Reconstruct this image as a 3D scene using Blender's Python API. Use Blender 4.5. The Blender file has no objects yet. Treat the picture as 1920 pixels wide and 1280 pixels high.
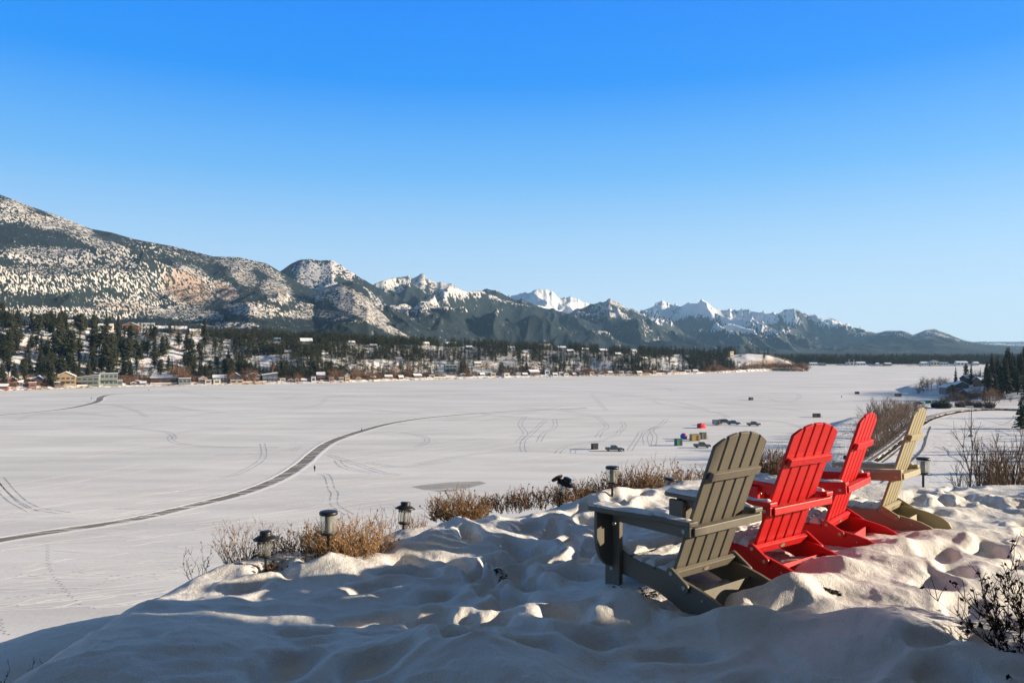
import bpy, math, random
import numpy as np
from mathutils import Vector, Matrix
R = math.radians
SC = bpy.context.scene
COL = SC.collection
CZ = 33.5                       # eye height over the frozen lake
F = 1422.0; HX, HY = 960.0, 655.0

# ------------------------------------------------------------------ camera, light, exposure
cd = bpy.data.cameras.new('camera'); cam = bpy.data.objects.new('camera', cd); COL.objects.link(cam)
cam.location = (0, 0, CZ); cam.rotation_euler = (R(90), 0, 0)
cd.sensor_width = 36; cd.lens = 36*F/1920; cd.shift_y = 15/1920; cd.clip_start = 0.1; cd.clip_end = 60000
SC.camera = cam
SUN_EL = 15.0
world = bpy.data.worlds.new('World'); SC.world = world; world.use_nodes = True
nt = world.node_tree; nt.nodes.clear()
sky = nt.nodes.new('ShaderNodeTexSky'); sky.sky_type = 'NISHITA'; sky.sun_disc = False
sky.sun_elevation = R(SUN_EL); sky.sun_rotation = R(90); sky.altitude = 800; sky.air_density = 1.0
sky.dust_density = 0.4; sky.ozone_density = 3.0
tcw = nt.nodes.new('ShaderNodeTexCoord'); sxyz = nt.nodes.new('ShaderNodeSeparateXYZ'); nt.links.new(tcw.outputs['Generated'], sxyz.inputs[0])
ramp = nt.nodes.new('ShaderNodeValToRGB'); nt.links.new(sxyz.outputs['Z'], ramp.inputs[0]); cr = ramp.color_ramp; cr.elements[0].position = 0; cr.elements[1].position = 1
SKYR = [(0, (.74, .88, .97)), (.06, (.66, .84, .99)), (.13, (.45, .72, 1.0)), (.22, (.17, .52, 1.0)), (.33, (.006, .31, 1.0)), (.43, (.0, .25, 1.0)), (.49, (.02, .10, .24)), (.58, (.07, .085, .10)), (1.0, (.085, .092, .095))]  # overhead stops darkened and greyed to cut blue skylight on the snow
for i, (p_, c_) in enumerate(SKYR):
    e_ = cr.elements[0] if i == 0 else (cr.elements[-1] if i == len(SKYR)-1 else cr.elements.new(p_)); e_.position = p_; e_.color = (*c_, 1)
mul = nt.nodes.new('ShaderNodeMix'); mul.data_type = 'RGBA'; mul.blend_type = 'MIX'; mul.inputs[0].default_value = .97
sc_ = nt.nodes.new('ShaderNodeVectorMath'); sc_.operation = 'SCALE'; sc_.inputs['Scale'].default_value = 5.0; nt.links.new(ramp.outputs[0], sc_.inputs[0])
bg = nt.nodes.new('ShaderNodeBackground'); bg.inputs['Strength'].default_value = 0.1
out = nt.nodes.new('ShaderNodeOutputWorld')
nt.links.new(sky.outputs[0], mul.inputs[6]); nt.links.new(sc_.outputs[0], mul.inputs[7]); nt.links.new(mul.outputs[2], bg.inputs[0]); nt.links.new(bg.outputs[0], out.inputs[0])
sl = bpy.data.lights.new('sun', 'SUN'); sl.energy = 5.0; sl.angle = R(0.5); sl.color = (1.0, 0.82, 0.60)
sun = bpy.data.objects.new('sun', sl); COL.objects.link(sun); sun.location = (60, 0, 60)
sun.rotation_euler = (0, R(90-SUN_EL), 0)
SC.view_settings.view_transform = 'Standard'; SC.view_settings.look = 'None'
SC.view_settings.exposure = 1.0; SC.view_settings.gamma = 1
SC.render.engine = 'CYCLES'
SC.cycles.max_bounces = 6; SC.cycles.diffuse_bounces = 3; SC.cycles.volume_bounces = 1; SC.cycles.transparent_max_bounces = 12
SC.cycles.use_denoising = True

# ------------------------------------------------------------------ helpers
def at(px, py, D): return ((px-HX)/F*D, D, CZ+(HY-py)/F*D)
def on_ice(px, py, z=0.0):
    D = (CZ-z)*F/(py-HY); return ((px-HX)/F*D, D, z)
def tag(o, label=None, cat=None, group=None, kind=None):
    for k, v in (('label', label), ('category', cat), ('group', group), ('kind', kind)):
        if v: o[k] = v
    return o
def empty(name, loc=(0, 0, 0), rz=0, sc=1):
    o = bpy.data.objects.new(name, None); COL.objects.link(o); o.location = loc; o.rotation_euler = (0, 0, rz)
    o.scale = (sc, sc, sc) if not isinstance(sc, tuple) else sc; o.empty_display_size = .3
    return o
def link_mesh(name, me, m, parent=None):
    o = bpy.data.objects.new(name, me); COL.objects.link(o)
    if m is not None and not me.materials: me.materials.append(m)
    if parent is not None: o.parent = parent
    return o
def np_mesh(name, V, Fq, smooth=False):
    """V (n,3), Fq (k,3|4) int"""
    V = np.asarray(V, dtype=np.float32); Fq = np.asarray(Fq, dtype=np.int32)
    me = bpy.data.meshes.new(name); n = len(V); k, q = Fq.shape
    me.vertices.add(n); me.vertices.foreach_set('co', V.ravel())
    me.loops.add(k*q); me.loops.foreach_set('vertex_index', Fq.ravel())
    me.polygons.add(k); me.polygons.foreach_set('loop_start', np.arange(k, dtype=np.int32)*q)
    me.polygons.foreach_set('loop_total', np.full(k, q, np.int32))
    me.polygons.foreach_set('use_smooth', np.full(k, smooth))
    me.update(calc_edges=True); me.validate(); return me
def grid_faces(n, m):
    i = np.arange(n-1)[:, None]*m + np.arange(m-1)[None, :]
    return np.stack([i, i+m, i+m+1, i+1], -1).reshape(-1, 4)
def fattr(me, name, v):
    a = me.attributes.new(name, 'FLOAT', 'POINT'); a.data.foreach_set('value', np.asarray(v, np.float32).ravel())

class MB:
    def __init__(s): s.v = []; s.f = []; s.sm = []
    def add(s, vs, fs, M=None, smooth=False):
        b = len(s.v)
        s.v += [tuple(M @ Vector(v)) for v in vs] if M is not None else [tuple(v) for v in vs]
        s.f += [[i+b for i in f] for f in fs]; s.sm += [smooth]*len(fs); return s
    def box(s, a, b, M=None):
        (x0, y0, z0), (x1, y1, z1) = a, b
        return s.add([(x0, y0, z0), (x1, y0, z0), (x1, y1, z0), (x0, y1, z0), (x0, y0, z1), (x1, y0, z1), (x1, y1, z1), (x0, y1, z1)],
              [(0, 3, 2, 1), (4, 5, 6, 7), (0, 1, 5, 4), (1, 2, 6, 5), (2, 3, 7, 6), (3, 0, 4, 7)], M)
    def prism(s, pts, a, b, axis='y', M=None):
        """pts 2-D polygon; axis y: (x,z) swept y a..b ; x: (y,z) ; z: (x,y)"""
        def P(p, t): return {'y': (p[0], t, p[1]), 'x': (t, p[0], p[1]), 'z': (p[0], p[1], t)}[axis]
        n = len(pts); vs = [P(p, a) for p in pts]+[P(p, b) for p in pts]
        return s.add(vs, [list(range(n))[::-1], list(range(n, 2*n))]+[(i, (i+1) % n, n+(i+1) % n, n+i) for i in range(n)], M)
    def tube(s, pts, rad, n=6, cap=True):
        pts = [Vector(p) for p in pts]; rs = rad if isinstance(rad, (list, tuple)) else [rad]*len(pts); b = len(s.v)
        for i, p in enumerate(pts):
            d = (pts[min(i+1, len(pts)-1)]-pts[max(i-1, 0)]).normalized()
            u = d.cross(Vector((0.13, 0.31, 0.94)) if abs(d.z) < .95 else Vector((1, 0, 0))).normalized(); w = d.cross(u)
            for k in range(n):
                t = 2*math.pi*k/n; s.v.append(tuple(p+(u*math.cos(t)+w*math.sin(t))*rs[i]))
        for i in range(len(pts)-1):
            for k in range(n):
                s.f.append([b+i*n+k, b+i*n+(k+1) % n, b+(i+1)*n+(k+1) % n, b+(i+1)*n+k]); s.sm.append(True)
        if cap:
            s.f.append([b+k for k in range(n)][::-1]); s.f.append([b+(len(pts)-1)*n+k for k in range(n)]); s.sm += [False, False]
        return s
    def lathe(s, prof, n=20, M=None):
        b = len(s.v); vs = []
        for r, z in prof:
            for k in range(n):
                t = 2*math.pi*k/n; vs.append((r*math.cos(t), r*math.sin(t), z))
        fs = [(i*n+k, i*n+(k+1) % n, (i+1)*n+(k+1) % n, (i+1)*n+k) for i in range(len(prof)-1) for k in range(n)]
        return s.add(vs, fs, M, True)
    def build(s, name, m, parent=None, bevel=0):
        me = bpy.data.meshes.new(name); me.from_pydata(s.v, [], s.f); me.update()
        me.polygons.foreach_set('use_smooth', s.sm)
        o = link_mesh(name, me, m, parent)
        if bevel:
            b = o.modifiers.new('bevel', 'BEVEL'); b.width = bevel; b.segments = 2; b.limit_method = 'ANGLE'; b.angle_limit = R(40)
        return o

# numpy noise
def _h(ix, iy, seed):
    n = (ix.astype(np.int64)*374761393 + iy.astype(np.int64)*668265263 + seed*1442695041) & 0xffffffff
    n = ((n ^ (n >> 13))*1274126177) & 0xffffffff
    n = ((n ^ (n >> 16))*2246822519) & 0xffffffff
    return ((n ^ (n >> 15)) & 0xffff)/65535.0
def vn(x, y, seed=0):
    x = np.asarray(x, float); y = np.asarray(y, float)
    ix = np.floor(x); iy = np.floor(y); fx = x-ix; fy = y-iy
    fx = fx*fx*fx*(fx*(fx*6-15)+10); fy = fy*fy*fy*(fy*(fy*6-15)+10)
    a = _h(ix, iy, seed); b = _h(ix+1, iy, seed); c = _h(ix, iy+1, seed); d = _h(ix+1, iy+1, seed)
    return (a+(b-a)*fx)*(1-fy)+(c+(d-c)*fx)*fy
def fbm(x, y, o=4, seed=0, g=.5):
    s = 0; a = 1; t = 0
    for k in range(o):
        s = s+a*(vn(x, y, seed+k)*2-1); t += a; a *= g; x, y = (x*1.6+y*1.2)+3.1, (y*1.6-x*1.2)+7.7
    return s/t
def ridged(x, y, o=5, seed=0, g=.55):
    s = 0; a = 1; t = 0; w = 1
    for k in range(o):
        n = 1-np.abs(vn(x, y, seed+k)*2-1); n = n*n*w; w = np.clip(n*1.6, 0, 1)
        s = s+a*n; t += a; a *= g; x, y = (x*1.6+y*1.2)+5.3, (y*1.6-x*1.2)+1.9
    return s/t
def sst(x, a, b):
    t = np.clip((x-a)/(b-a), 0, 1); return t*t*(3-2*t)
def seg_dist(x, y, pts):
    """unsigned distance and side (left of direction positive) to polyline"""
    best = np.full(np.shape(x), 1e9); side = np.zeros(np.shape(x))
    for (ax, ay), (bx, by) in zip(pts[:-1], pts[1:]):
        dx, dy = bx-ax, by-ay; L = dx*dx+dy*dy
        t = np.clip(((x-ax)*dx+(y-ay)*dy)/L, 0, 1); qx = x-(ax+t*dx); qy = y-(ay+t*dy); d = np.hypot(qx, qy)
        cr = (dx*(y-ay)-dy*(x-ax)); m = d < best-1e-9
        best = np.where(m, d, best); side = np.where(m, np.sign(cr), side)
    return best, side
def sdist(x, y, pts):
    d, s = seg_dist(x, y, pts); return d*s

# ------------------------------------------------------------------ materials
def new_mat(name):
    m = bpy.data.materials.new(name); m.use_nodes = True; n = m.node_tree.nodes; p = n['Principled BSDF']
    return m, n, m.node_tree.links, p
def mat(name, col, rough=.6, var=.12, scale=6, bump=0, bscale=40, metal=0, stretch=None, spec=.4, coat=0):
    m, n, l, p = new_mat(name)
    p.inputs['Roughness'].default_value = rough; p.inputs['Metallic'].default_value = metal
    p.inputs['Specular IOR Level'].default_value = spec; p.inputs['Coat Weight'].default_value = coat
    tc = n.new('ShaderNodeTexCoord'); mp = n.new('ShaderNodeMapping'); l.new(tc.outputs['Object'], mp.inputs[0])
    if stretch: mp.inputs['Scale'].default_value = stretch
    nz = n.new('ShaderNodeTexNoise'); nz.inputs['Scale'].default_value = scale; nz.inputs['Detail'].default_value = 4
    l.new(mp.outputs[0], nz.inputs[0])
    mx = n.new('ShaderNodeMix'); mx.data_type = 'RGBA'; l.new(nz.outputs[0], mx.inputs[0])
    mx.inputs[6].default_value = (*[c*(1-var) for c in col], 1); mx.inputs[7].default_value = (*[min(1, c*(1+var)) for c in col], 1)
    l.new(mx.outputs[2], p.inputs['Base Color'])
    if bump:
        nb = n.new('ShaderNodeTexNoise'); nb.inputs['Scale'].default_value = bscale; nb.inputs['Detail'].default_value = 3; l.new(mp.outputs[0], nb.inputs[0])
        b = n.new('ShaderNodeBump'); b.inputs['Strength'].default_value = .5; b.inputs['Distance'].default_value = bump
        l.new(nb.outputs[0], b.inputs['Height']); l.new(b.outputs[0], p.inputs['Normal'])
    return m
def rndmat(name, c1, c2, rough=.9):
    """colour between c1 and c2 varying per object and by noise (foliage, bark)"""
    m, n, l, p = new_mat(name); p.inputs['Roughness'].default_value = rough; p.inputs['Specular IOR Level'].default_value = .2
    oi = n.new('ShaderNodeObjectInfo'); g = n.new('ShaderNodeNewGeometry'); tc = n.new('ShaderNodeTexCoord')
    nz = n.new('ShaderNodeTexNoise'); nz.inputs['Scale'].default_value = .35; nz.inputs['Detail'].default_value = 5
    l.new(g.outputs['Position'], nz.inputs[0])
    a = n.new('ShaderNodeMath'); a.operation = 'ADD'; l.new(nz.outputs[0], a.inputs[0])
    b = n.new('ShaderNodeMath'); b.operation = 'MULTIPLY_ADD'; l.new(oi.outputs['Random'], b.inputs[0]); b.inputs[1].default_value = .5; b.inputs[2].default_value = -.25
    l.new(b.outputs[0], a.inputs[1]); a.use_clamp = True
    mx = n.new('ShaderNodeMix'); mx.data_type = 'RGBA'; l.new(a.outputs[0], mx.inputs[0])
    mx.inputs[6].default_value = (*c1, 1); mx.inputs[7].default_value = (*c2, 1); l.new(mx.outputs[2], p.inputs['Base Color'])
    return m

def snow_mat(name, col=(.78, .77, .76), fine=.007, fs=170, mid=.02, ms=20, tint=.04):
    m, n, l, p = new_mat(name); p.inputs['Roughness'].default_value = .65; p.inputs['Specular IOR Level'].default_value = .35
    g = n.new('ShaderNodeNewGeometry')
    n1 = n.new('ShaderNodeTexNoise'); n1.inputs['Scale'].default_value = ms; n1.inputs['Detail'].default_value = 5; n1.inputs['Roughness'].default_value = .6
    n2 = n.new('ShaderNodeTexNoise'); n2.inputs['Scale'].default_value = fs; n2.inputs['Detail'].default_value = 3
    l.new(g.outputs['Position'], n1.inputs[0]); l.new(g.outputs['Position'], n2.inputs[0])
    b1 = n.new('ShaderNodeBump'); b1.inputs['Strength'].default_value = .7; b1.inputs['Distance'].default_value = mid; l.new(n1.outputs[0], b1.inputs['Height'])
    b2 = n.new('ShaderNodeBump'); b2.inputs['Strength'].default_value = .9; b2.inputs['Distance'].default_value = fine; l.new(n2.outputs[0], b2.inputs['Height'])
    l.new(b1.outputs[0], b2.inputs['Normal']); l.new(b2.outputs[0], p.inputs['Normal'])
    mx = n.new('ShaderNodeMix'); mx.data_type = 'RGBA'; l.new(n1.outputs[0], mx.inputs[0])
    mx.inputs[6].default_value = (*[c*(1-tint) for c in col], 1); mx.inputs[7].default_value = (*[c*(1+tint*.5) for c in col], 1)
    gm = n.new('ShaderNodeMix'); gm.data_type = 'RGBA'; gm.blend_type = 'MULTIPLY'; gm.inputs[0].default_value = 1; l.new(mx.outputs[2], gm.inputs[6])
    gr = n.new('ShaderNodeMapRange'); l.new(n2.outputs[0], gr.inputs[0]); gr.inputs['From Min'].default_value = .3; gr.inputs['From Max'].default_value = .7; gr.inputs['To Min'].default_value = .86; gr.inputs['To Max'].default_value = 1.06; l.new(gr.outputs[0], gm.inputs[7])
    l.new(gm.outputs[2], p.inputs['Base Color']); return m
M_SNOW = snow_mat('fresh_snow')
M_SNOWR = snow_mat('settled_snow', fine=.003, fs=300, mid=.006, ms=45)

def terrain_mat(name, snowc, treec, rockc, cell, zs=.55, soft=.06, bump=4.0, lo=.25, gain=.5, ys=.09, vor=False, n2w=.35):
    """snow cover attribute against a fine speckle of trees, and bare rock where the rock attribute says"""
    m, n, l, p = new_mat(name); p.inputs['Roughness'].default_value = .9; p.inputs['Specular IOR Level'].default_value = .1
    g = n.new('ShaderNodeNewGeometry'); mp = n.new('ShaderNodeMapping'); mp.inputs['Scale'].default_value = (1, ys, zs)
    if vor: uv = n.new('ShaderNodeAttribute'); uv.attribute_name = 'slope_uv'; l.new(uv.outputs['Vector'], mp.inputs[0])
    else: l.new(g.outputs['Position'], mp.inputs[0])
    def noise(s, d=3, r=.5):
        q = n.new('ShaderNodeTexNoise'); q.inputs['Scale'].default_value = s; q.inputs['Detail'].default_value = d; q.inputs['Roughness'].default_value = r
        l.new(mp.outputs[0], q.inputs[0]); return q
    n1 = noise(1/cell, 3, .65); n2 = noise(1/(cell*9), 4)
    at_ = n.new('ShaderNodeAttribute'); at_.attribute_name = 'snow'; ar = n.new('ShaderNodeAttribute'); ar.attribute_name = 'rock'
    # value = snow*1.0 + (n2-.5)*.35 ; mask = smoothstep(value - n1')
    a = n.new('ShaderNodeMath'); a.operation = 'MULTIPLY_ADD'; l.new(n2.outputs[0], a.inputs[0]); a.inputs[1].default_value = .5; a.inputs[2].default_value = -.25
    b = n.new('ShaderNodeMath'); b.operation = 'MULTIPLY_ADD'; l.new(at_.outputs['Fac'], b.inputs[0]); b.inputs[1].default_value = gain; b.inputs[2].default_value = lo
    c = n.new('ShaderNodeMath'); c.operation = 'MULTIPLY_ADD'; l.new(a.outputs[0], c.inputs[0]); c.inputs[1].default_value = n2w; l.new(b.outputs[0], c.inputs[2])
    d = n.new('ShaderNodeMath'); d.operation = 'SUBTRACT'; l.new(c.outputs[0], d.inputs[0])
    if vor:      # single tree crowns and clumps: one random value per cell
        vo = n.new('ShaderNodeTexVoronoi'); vo.inputs['Scale'].default_value = 1/cell; l.new(mp.outputs[0], vo.inputs['Vector'])
        sp_ = n.new('ShaderNodeSeparateColor'); l.new(vo.outputs['Color'], sp_.inputs[0]); k1 = n.new('ShaderNodeMath'); k1.operation = 'MULTIPLY'; l.new(sp_.outputs[0], k1.inputs[0]); k1.inputs[1].default_value = .8
        k2 = n.new('ShaderNodeMath'); k2.operation = 'MULTIPLY_ADD'; l.new(n1.outputs[0], k2.inputs[0]); k2.inputs[1].default_value = .4; l.new(k1.outputs[0], k2.inputs[2]); l.new(k2.outputs[0], d.inputs[1])
    else: l.new(n1.outputs[0], d.inputs[1])
    r = n.new('ShaderNodeMapRange'); r.inputs['From Min'].default_value = -soft; r.inputs['From Max'].default_value = soft; l.new(d.outputs[0], r.inputs[0])
    n3 = noise(1/(cell*.5), 2); tm = n.new('ShaderNodeMix'); tm.data_type = 'RGBA'; l.new(n3.outputs[0], tm.inputs[0])
    tm.inputs[6].default_value = (*[x*.6 for x in treec], 1); tm.inputs[7].default_value = (*[x*1.4 for x in treec], 1)
    rk = n.new('ShaderNodeMix'); rk.data_type = 'RGBA'; n4 = noise(1/(cell*1.6), 4, .7)
    r4 = n.new('ShaderNodeMapRange'); l.new(n4.outputs[0], r4.inputs[0]); r4.inputs['From Min'].default_value = .54; r4.inputs['From Max'].default_value = .62
    l.new(r4.outputs[0], rk.inputs[0]); rk.inputs[6].default_value = (*rockc, 1); rk.inputs[7].default_value = (*[x*.9 for x in snowc], 1)
    s1 = n.new('ShaderNodeMix'); s1.data_type = 'RGBA'; s1.inputs[6].default_value = (*snowc, 1); l.new(ar.outputs['Fac'], s1.inputs[0]); l.new(rk.outputs[2], s1.inputs[7])
    mx = n.new('ShaderNodeMix'); mx.data_type = 'RGBA'; l.new(r.outputs[0], mx.inputs[0]); l.new(tm.outputs[2], mx.inputs[6]); l.new(s1.outputs[2], mx.inputs[7])
    l.new(mx.outputs[2], p.inputs['Base Color'])
    bp = n.new('ShaderNodeBump'); bp.inputs['Strength'].default_value = .8; bp.inputs['Distance'].default_value = bump; l.new(n1.outputs[0], bp.inputs['Height']); l.new(bp.outputs[0], p.inputs['Normal'])
    return m

# ------------------------------------------------------------------ frozen lake
def lake_material():
    m, n, l, p = new_mat('lake_snow'); p.inputs['Roughness'].default_value = .7; p.inputs['Specular IOR Level'].default_value = .25
    g = n.new('ShaderNodeNewGeometry')
    def noise(s, sc, d=4, r=.55):
        mp = n.new('ShaderNodeMapping'); mp.inputs['Scale'].default_value = sc; l.new(g.outputs['Position'], mp.inputs[0])
        q = n.new('ShaderNodeTexNoise'); q.inputs['Scale'].default_value = s; q.inputs['Detail'].default_value = d; q.inputs['Roughness'].default_value = r
        l.new(mp.outputs[0], q.inputs[0]); return q
    a = noise(.02, (.5, 1.6, 1), 5, .6); b = noise(.12, (.12, 1, 1), 5, .65); c = noise(1.2, (1, 1, 1), 4, .7)
    m1 = n.new('ShaderNodeMath'); m1.operation = 'ADD'; l.new(a.outputs[0], m1.inputs[0]); l.new(b.outputs[0], m1.inputs[1])
    r = n.new('ShaderNodeMapRange'); l.new(m1.outputs[0], r.inputs[0]); r.inputs['From Min'].default_value = .78; r.inputs['From Max'].default_value = 1.25
    mx = n.new('ShaderNodeMix'); mx.data_type = 'RGBA'; l.new(r.outputs[0], mx.inputs[0])
    mx.inputs[6].default_value = (.67, .66, .645, 1); mx.inputs[7].default_value = (.88, .87, .85, 1); l.new(mx.outputs[2], p.inputs['Base Color'])
    b1 = n.new('ShaderNodeBump'); b1.inputs['Strength'].default_value = .35; b1.inputs['Distance'].default_value = .1; l.new(c.outputs[0], b1.inputs['Height'])
    b2 = n.new('ShaderNodeBump'); b2.inputs['Strength'].default_value = .4; b2.inputs['Distance'].default_value = .5; l.new(b.outputs[0], b2.inputs['Height']); l.new(b1.outputs[0], b2.inputs['Normal'])
    l.new(b2.outputs[0], p.inputs['Normal']); return m
M_LAKE = lake_material()
L = MB(); L.add([(-16000, -3000, 0), (16000, -3000, 0), (16000, 17000, 0), (-16000, 17000, 0)], [(0, 1, 2, 3)])
tag(L.build('frozen_lake', M_LAKE), kind='structure')

# ribbons on the ice
def smooth_path(pts, n=12):
    P = [Vector(p) for p in pts]; P = [P[0]*2-P[1]]+P+[P[-1]*2-P[-2]]; o = []
    for i in range(1, len(P)-2):
        for k in range(n):
            t = k/n; a, b, c, d = P[i-1:i+3]
            o.append(.5*((2*b)+(c-a)*t+(2*a-5*b+4*c-d)*t*t+(3*b-a-3*c+d)*t**3))
    o.append(P[-2]); return o
def ribbon(mb, path, prof, jit=0, rnd=None):
    """prof: list (offset, z); path world 2-D/3-D vectors"""
    b = len(mb.v); k = len(prof)
    for i, p in enumerate(path):
        d = path[min(i+1, len(path)-1)]-path[max(i-1, 0)]; nn = Vector((-d.y, d.x, 0))
        nn = nn.normalized() if nn.length > 1e-6 else Vector((0, 1, 0))
        for o_, z in prof:
            j = rnd.uniform(-jit, jit) if rnd else 0
            mb.v.append((p.x+nn.x*(o_+j), p.y+nn.y*(o_+j), p.z+z))
    for i in range(len(path)-1):
        for q in range(k-1):
            mb.f.append([b+i*k+q, b+(i+1)*k+q, b+(i+1)*k+q+1, b+i*k+q+1]); mb.sm.append(True)
M_ICE = mat('scraped_ice', (.235, .225, .21), rough=.85, var=.3, scale=.5, bump=.02, bscale=2, spec=.1)
M_BANK = mat('ploughed_snow', (.80, .79, .78), rough=.7, var=.05, scale=1, bump=.08, bscale=3)
M_RUT = mat('packed_snow_ruts', (.42, .41, .40), rough=.5, var=.1, scale=.5)
M_DRIFT = mat('drift_lines', (.86, .85, .83), rough=.7, var=.05, scale=.4)
ice_px = [(-330, 1075), (-120, 1038), (0, 1012), (120, 993), (250, 973), (370, 945), (450, 925), (520, 898), (565, 870), (590, 848), (620, 828), (670, 810), (740, 792), (830, 780), (960, 771), (1100, 765)]
far_px = [(-250, 790), (-80, 784), (0, 778), (70, 772), (130, 765), (172, 756), (186, 750), (188, 745), (205, 740), (245, 737), (330, 734)]
rr = random.Random(5)
tr = empty('skating_track', (0, 0, 0)); tag(tr, kind='structure')
i1 = MB(); b1 = MB()
for pts, w in ((ice_px, 1.75), (far_px, 2.0)):
    path = smooth_path([on_ice(*p) for p in pts], 14)
    taper = len(path)
    ribbon(i1, path, [(-w, .012), (w, .012)], .12, rr)
    for s in (-1, 1):
        pr = [(s*(w-.1), .014), (s*(w+.2), .10), (s*(w+.6), .08), (s*(w+1.5), .008)]
        ribbon(b1, path, pr if s > 0 else pr[::-1], .1, rr)
i1.build('ice_lane', M_ICE, tr); b1.build('snow_bank', M_BANK, tr)
# wheel ruts: pairs of fine lines, and pale drift lines
def px_path(pts, n=10): return smooth_path([on_ice(*p) for p in pts], n)
ruts = [[(0, 895), (25, 925), (60, 950), (125, 962)], [(-10, 905), (20, 935), (60, 958)], [(440, 803), (370, 806), (325, 815), (322, 826), (350, 833), (420, 838), (520, 838)],
 [(580, 800), (640, 790), (700, 790), (760, 795)], [(632, 862), (640, 872), (660, 880), (700, 886)], [(1074, 850), (1076, 843), (1090, 838), (1100, 838)],
 [(1120, 820), (1128, 808), (1138, 800), (1130, 790), (1116, 780)], [(1212, 833), (1210, 818), (1222, 804), (1232, 800)], [(1225, 834), (1228, 818), (1222, 806), (1240, 795), (1250, 785)],
 [(970, 830), (985, 812), (975, 795), (985, 780)], [(1010, 828), (1020, 812), (1040, 800), (1040, 785)], [(1470, 755), (1490, 750), (1500, 742), (1485, 736), (1440, 738), (1380, 745)],
 [(1100, 708), (1300, 716), (1500, 722), (1700, 722)], [(1050, 712), (1250, 728), (1400, 735), (1560, 742)], [(900, 790), (1100, 755), (1250, 748), (1400, 760), (1520, 772)], [(780, 870), (900, 850), (1010, 846), (1130, 852), (1300, 850)],
 [(1045, 850), (1052, 842), (1075, 833), (1130, 826)], [(980, 720), (1120, 735), (1260, 752), (1330, 770)], [(240, 800), (420, 772), (640, 765), (800, 778)]]
rm = MB()
for q in ruts:
    pa = px_path(q)
    for off in (-.85, .85):
        ribbon(rm, pa, [(off-.13, .016), (off+.13, .016)], .05, rr)
rnd = random.Random(11)
for k in range(34):
    x = rnd.uniform(50, 1600); y = rnd.choice([rnd.uniform(725, 790), rnd.uniform(760, 900)])
    pts = [(x, y)]; a = rnd.uniform(0, 6.3)
    for j in range(5):
        a += rnd.uniform(-.7, .7); st = rnd.uniform(20, 60); pts.append((pts[-1][0]+math.cos(a)*st, max(715, pts[-1][1]+math.sin(a)*st*(pts[-1][1]-HY)/600)))
    pa = px_path(pts, 6)
    for off in (-.8, .8): ribbon(rm, pa, [(off-.13, .018), (off+.13, .018)], .04, rnd)
tag(rm.build('wheel_ruts', M_RUT), kind='structure')
dm = MB()
for k in range(420):
    y = 715+rnd.random()**1.2*430; x = rnd.uniform(-150, 1500) if y < 900 else rnd.uniform(-150, 700)
    sl_ = rnd.uniform(-.16, .01) if y > 800 else rnd.uniform(-.05, .02); Ln = rnd.uniform(80, 420); pts = [(x+Ln*t/4, max(712, y+sl_*Ln*t/4+rnd.uniform(-1, 1)*(y-HY)/160)) for t in range(5)]
    w = rnd.uniform(.08, .28); pa = px_path(pts, 6); ribbon(dm, pa, [(-w, .02), (0, .02+rnd.uniform(.02, .05)), (w, .02)], w*.25, rnd)
# footprints in lines, little pits read as darker dots
tag(dm.build('snow_drift_lines', M_DRIFT), kind='structure')
fm = MB()
def prints(pts, step=.75):
    pa = px_path(pts, 30); acc = 0; side = 1
    for a, b in zip(pa[:-1], pa[1:]):
        acc += (b-a).length
        if acc > step:
            acc = 0; side = -side; d = (b-a).normalized(); c = b+Vector((-d.y, d.x, 0))*.14*side
            u = d*.2; w = Vector((-d.y, d.x, 0))*.1
            fm.add([c-u-w+Vector((0, 0, .024)), c+u-w+Vector((0, 0, .024)), c+u+w+Vector((0, 0, .024)), c-u+w+Vector((0, 0, .024))], [(0, 1, 2, 3)])
for q in ([(90, 1020), (92, 1060), (118, 1100), (150, 1135)], [(0, 1155), (5, 1180), (15, 1190)], [(130, 1070), (200, 1078), (260, 1080)], [(560, 880), (700, 850), (860, 835), (990, 840)],
          [(870, 868), (930, 871), (960, 866)], [(1180, 862), (1225, 860), (1260, 864)], [(1215, 857), (1260, 853)], [(0, 1122), (120, 1108), (260, 1078), (420, 1050)]): prints(q)
tag(fm.build('footprints', M_RUT), kind='structure')
pi = MB(); pq = [on_ice(*q) for q in ((772, 912), (800, 908), (842, 904), (900, 902), (912, 906), (880, 914), (850, 921), (820, 921), (792, 917))]
pi.add([(a, b, .03) for a, b, c in pq], [tuple(range(9))[::-1]]); tag(pi.build('cleared_ice_rink', mat('cleared_ice', (.40, .39, .375), rough=.8, var=.2, scale=.3, spec=.1)), kind='structure')

# ------------------------------------------------------------------ our hill: trampled snow terrace over the lake
EDGE = [(-2.3, -12), (-2.12, 3.2), (-2.12, 4.2), (-2.0, 4.9), (-1.72, 5.45), (-1.25, 5.75), (-.8, 6.35), (0, 6.9), (.6, 7.55), (1.3, 7.85), (2, 8.25), (3, 8.4), (4.5, 8.5), (6, 8.6), (12, 9), (60, 14)]
EDGE2 = [(-7, -12), (-6, 3), (-3.9, 4.9), (-3.0, 5.4), (-2.2, 5.75), (-1.25, 6.0), (-.6, 6.8), (.2, 7.4), (1, 8.1), (2, 8.5), (3, 8.65), (4.5, 8.8), (6, 8.9), (12, 9.3), (60, 14.3)]
CH = [(.979, 4.519, -1.453, 2.241), (1.606, 5.039, -1.454, 2.199), (2.27, 5.755, -1.485, 2.474), (2.906, 6.231, -1.491, 2.468)]
rs = np.random.RandomState(4)
MOUND = []      # x, y, rx, ry, rot, amp
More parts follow.
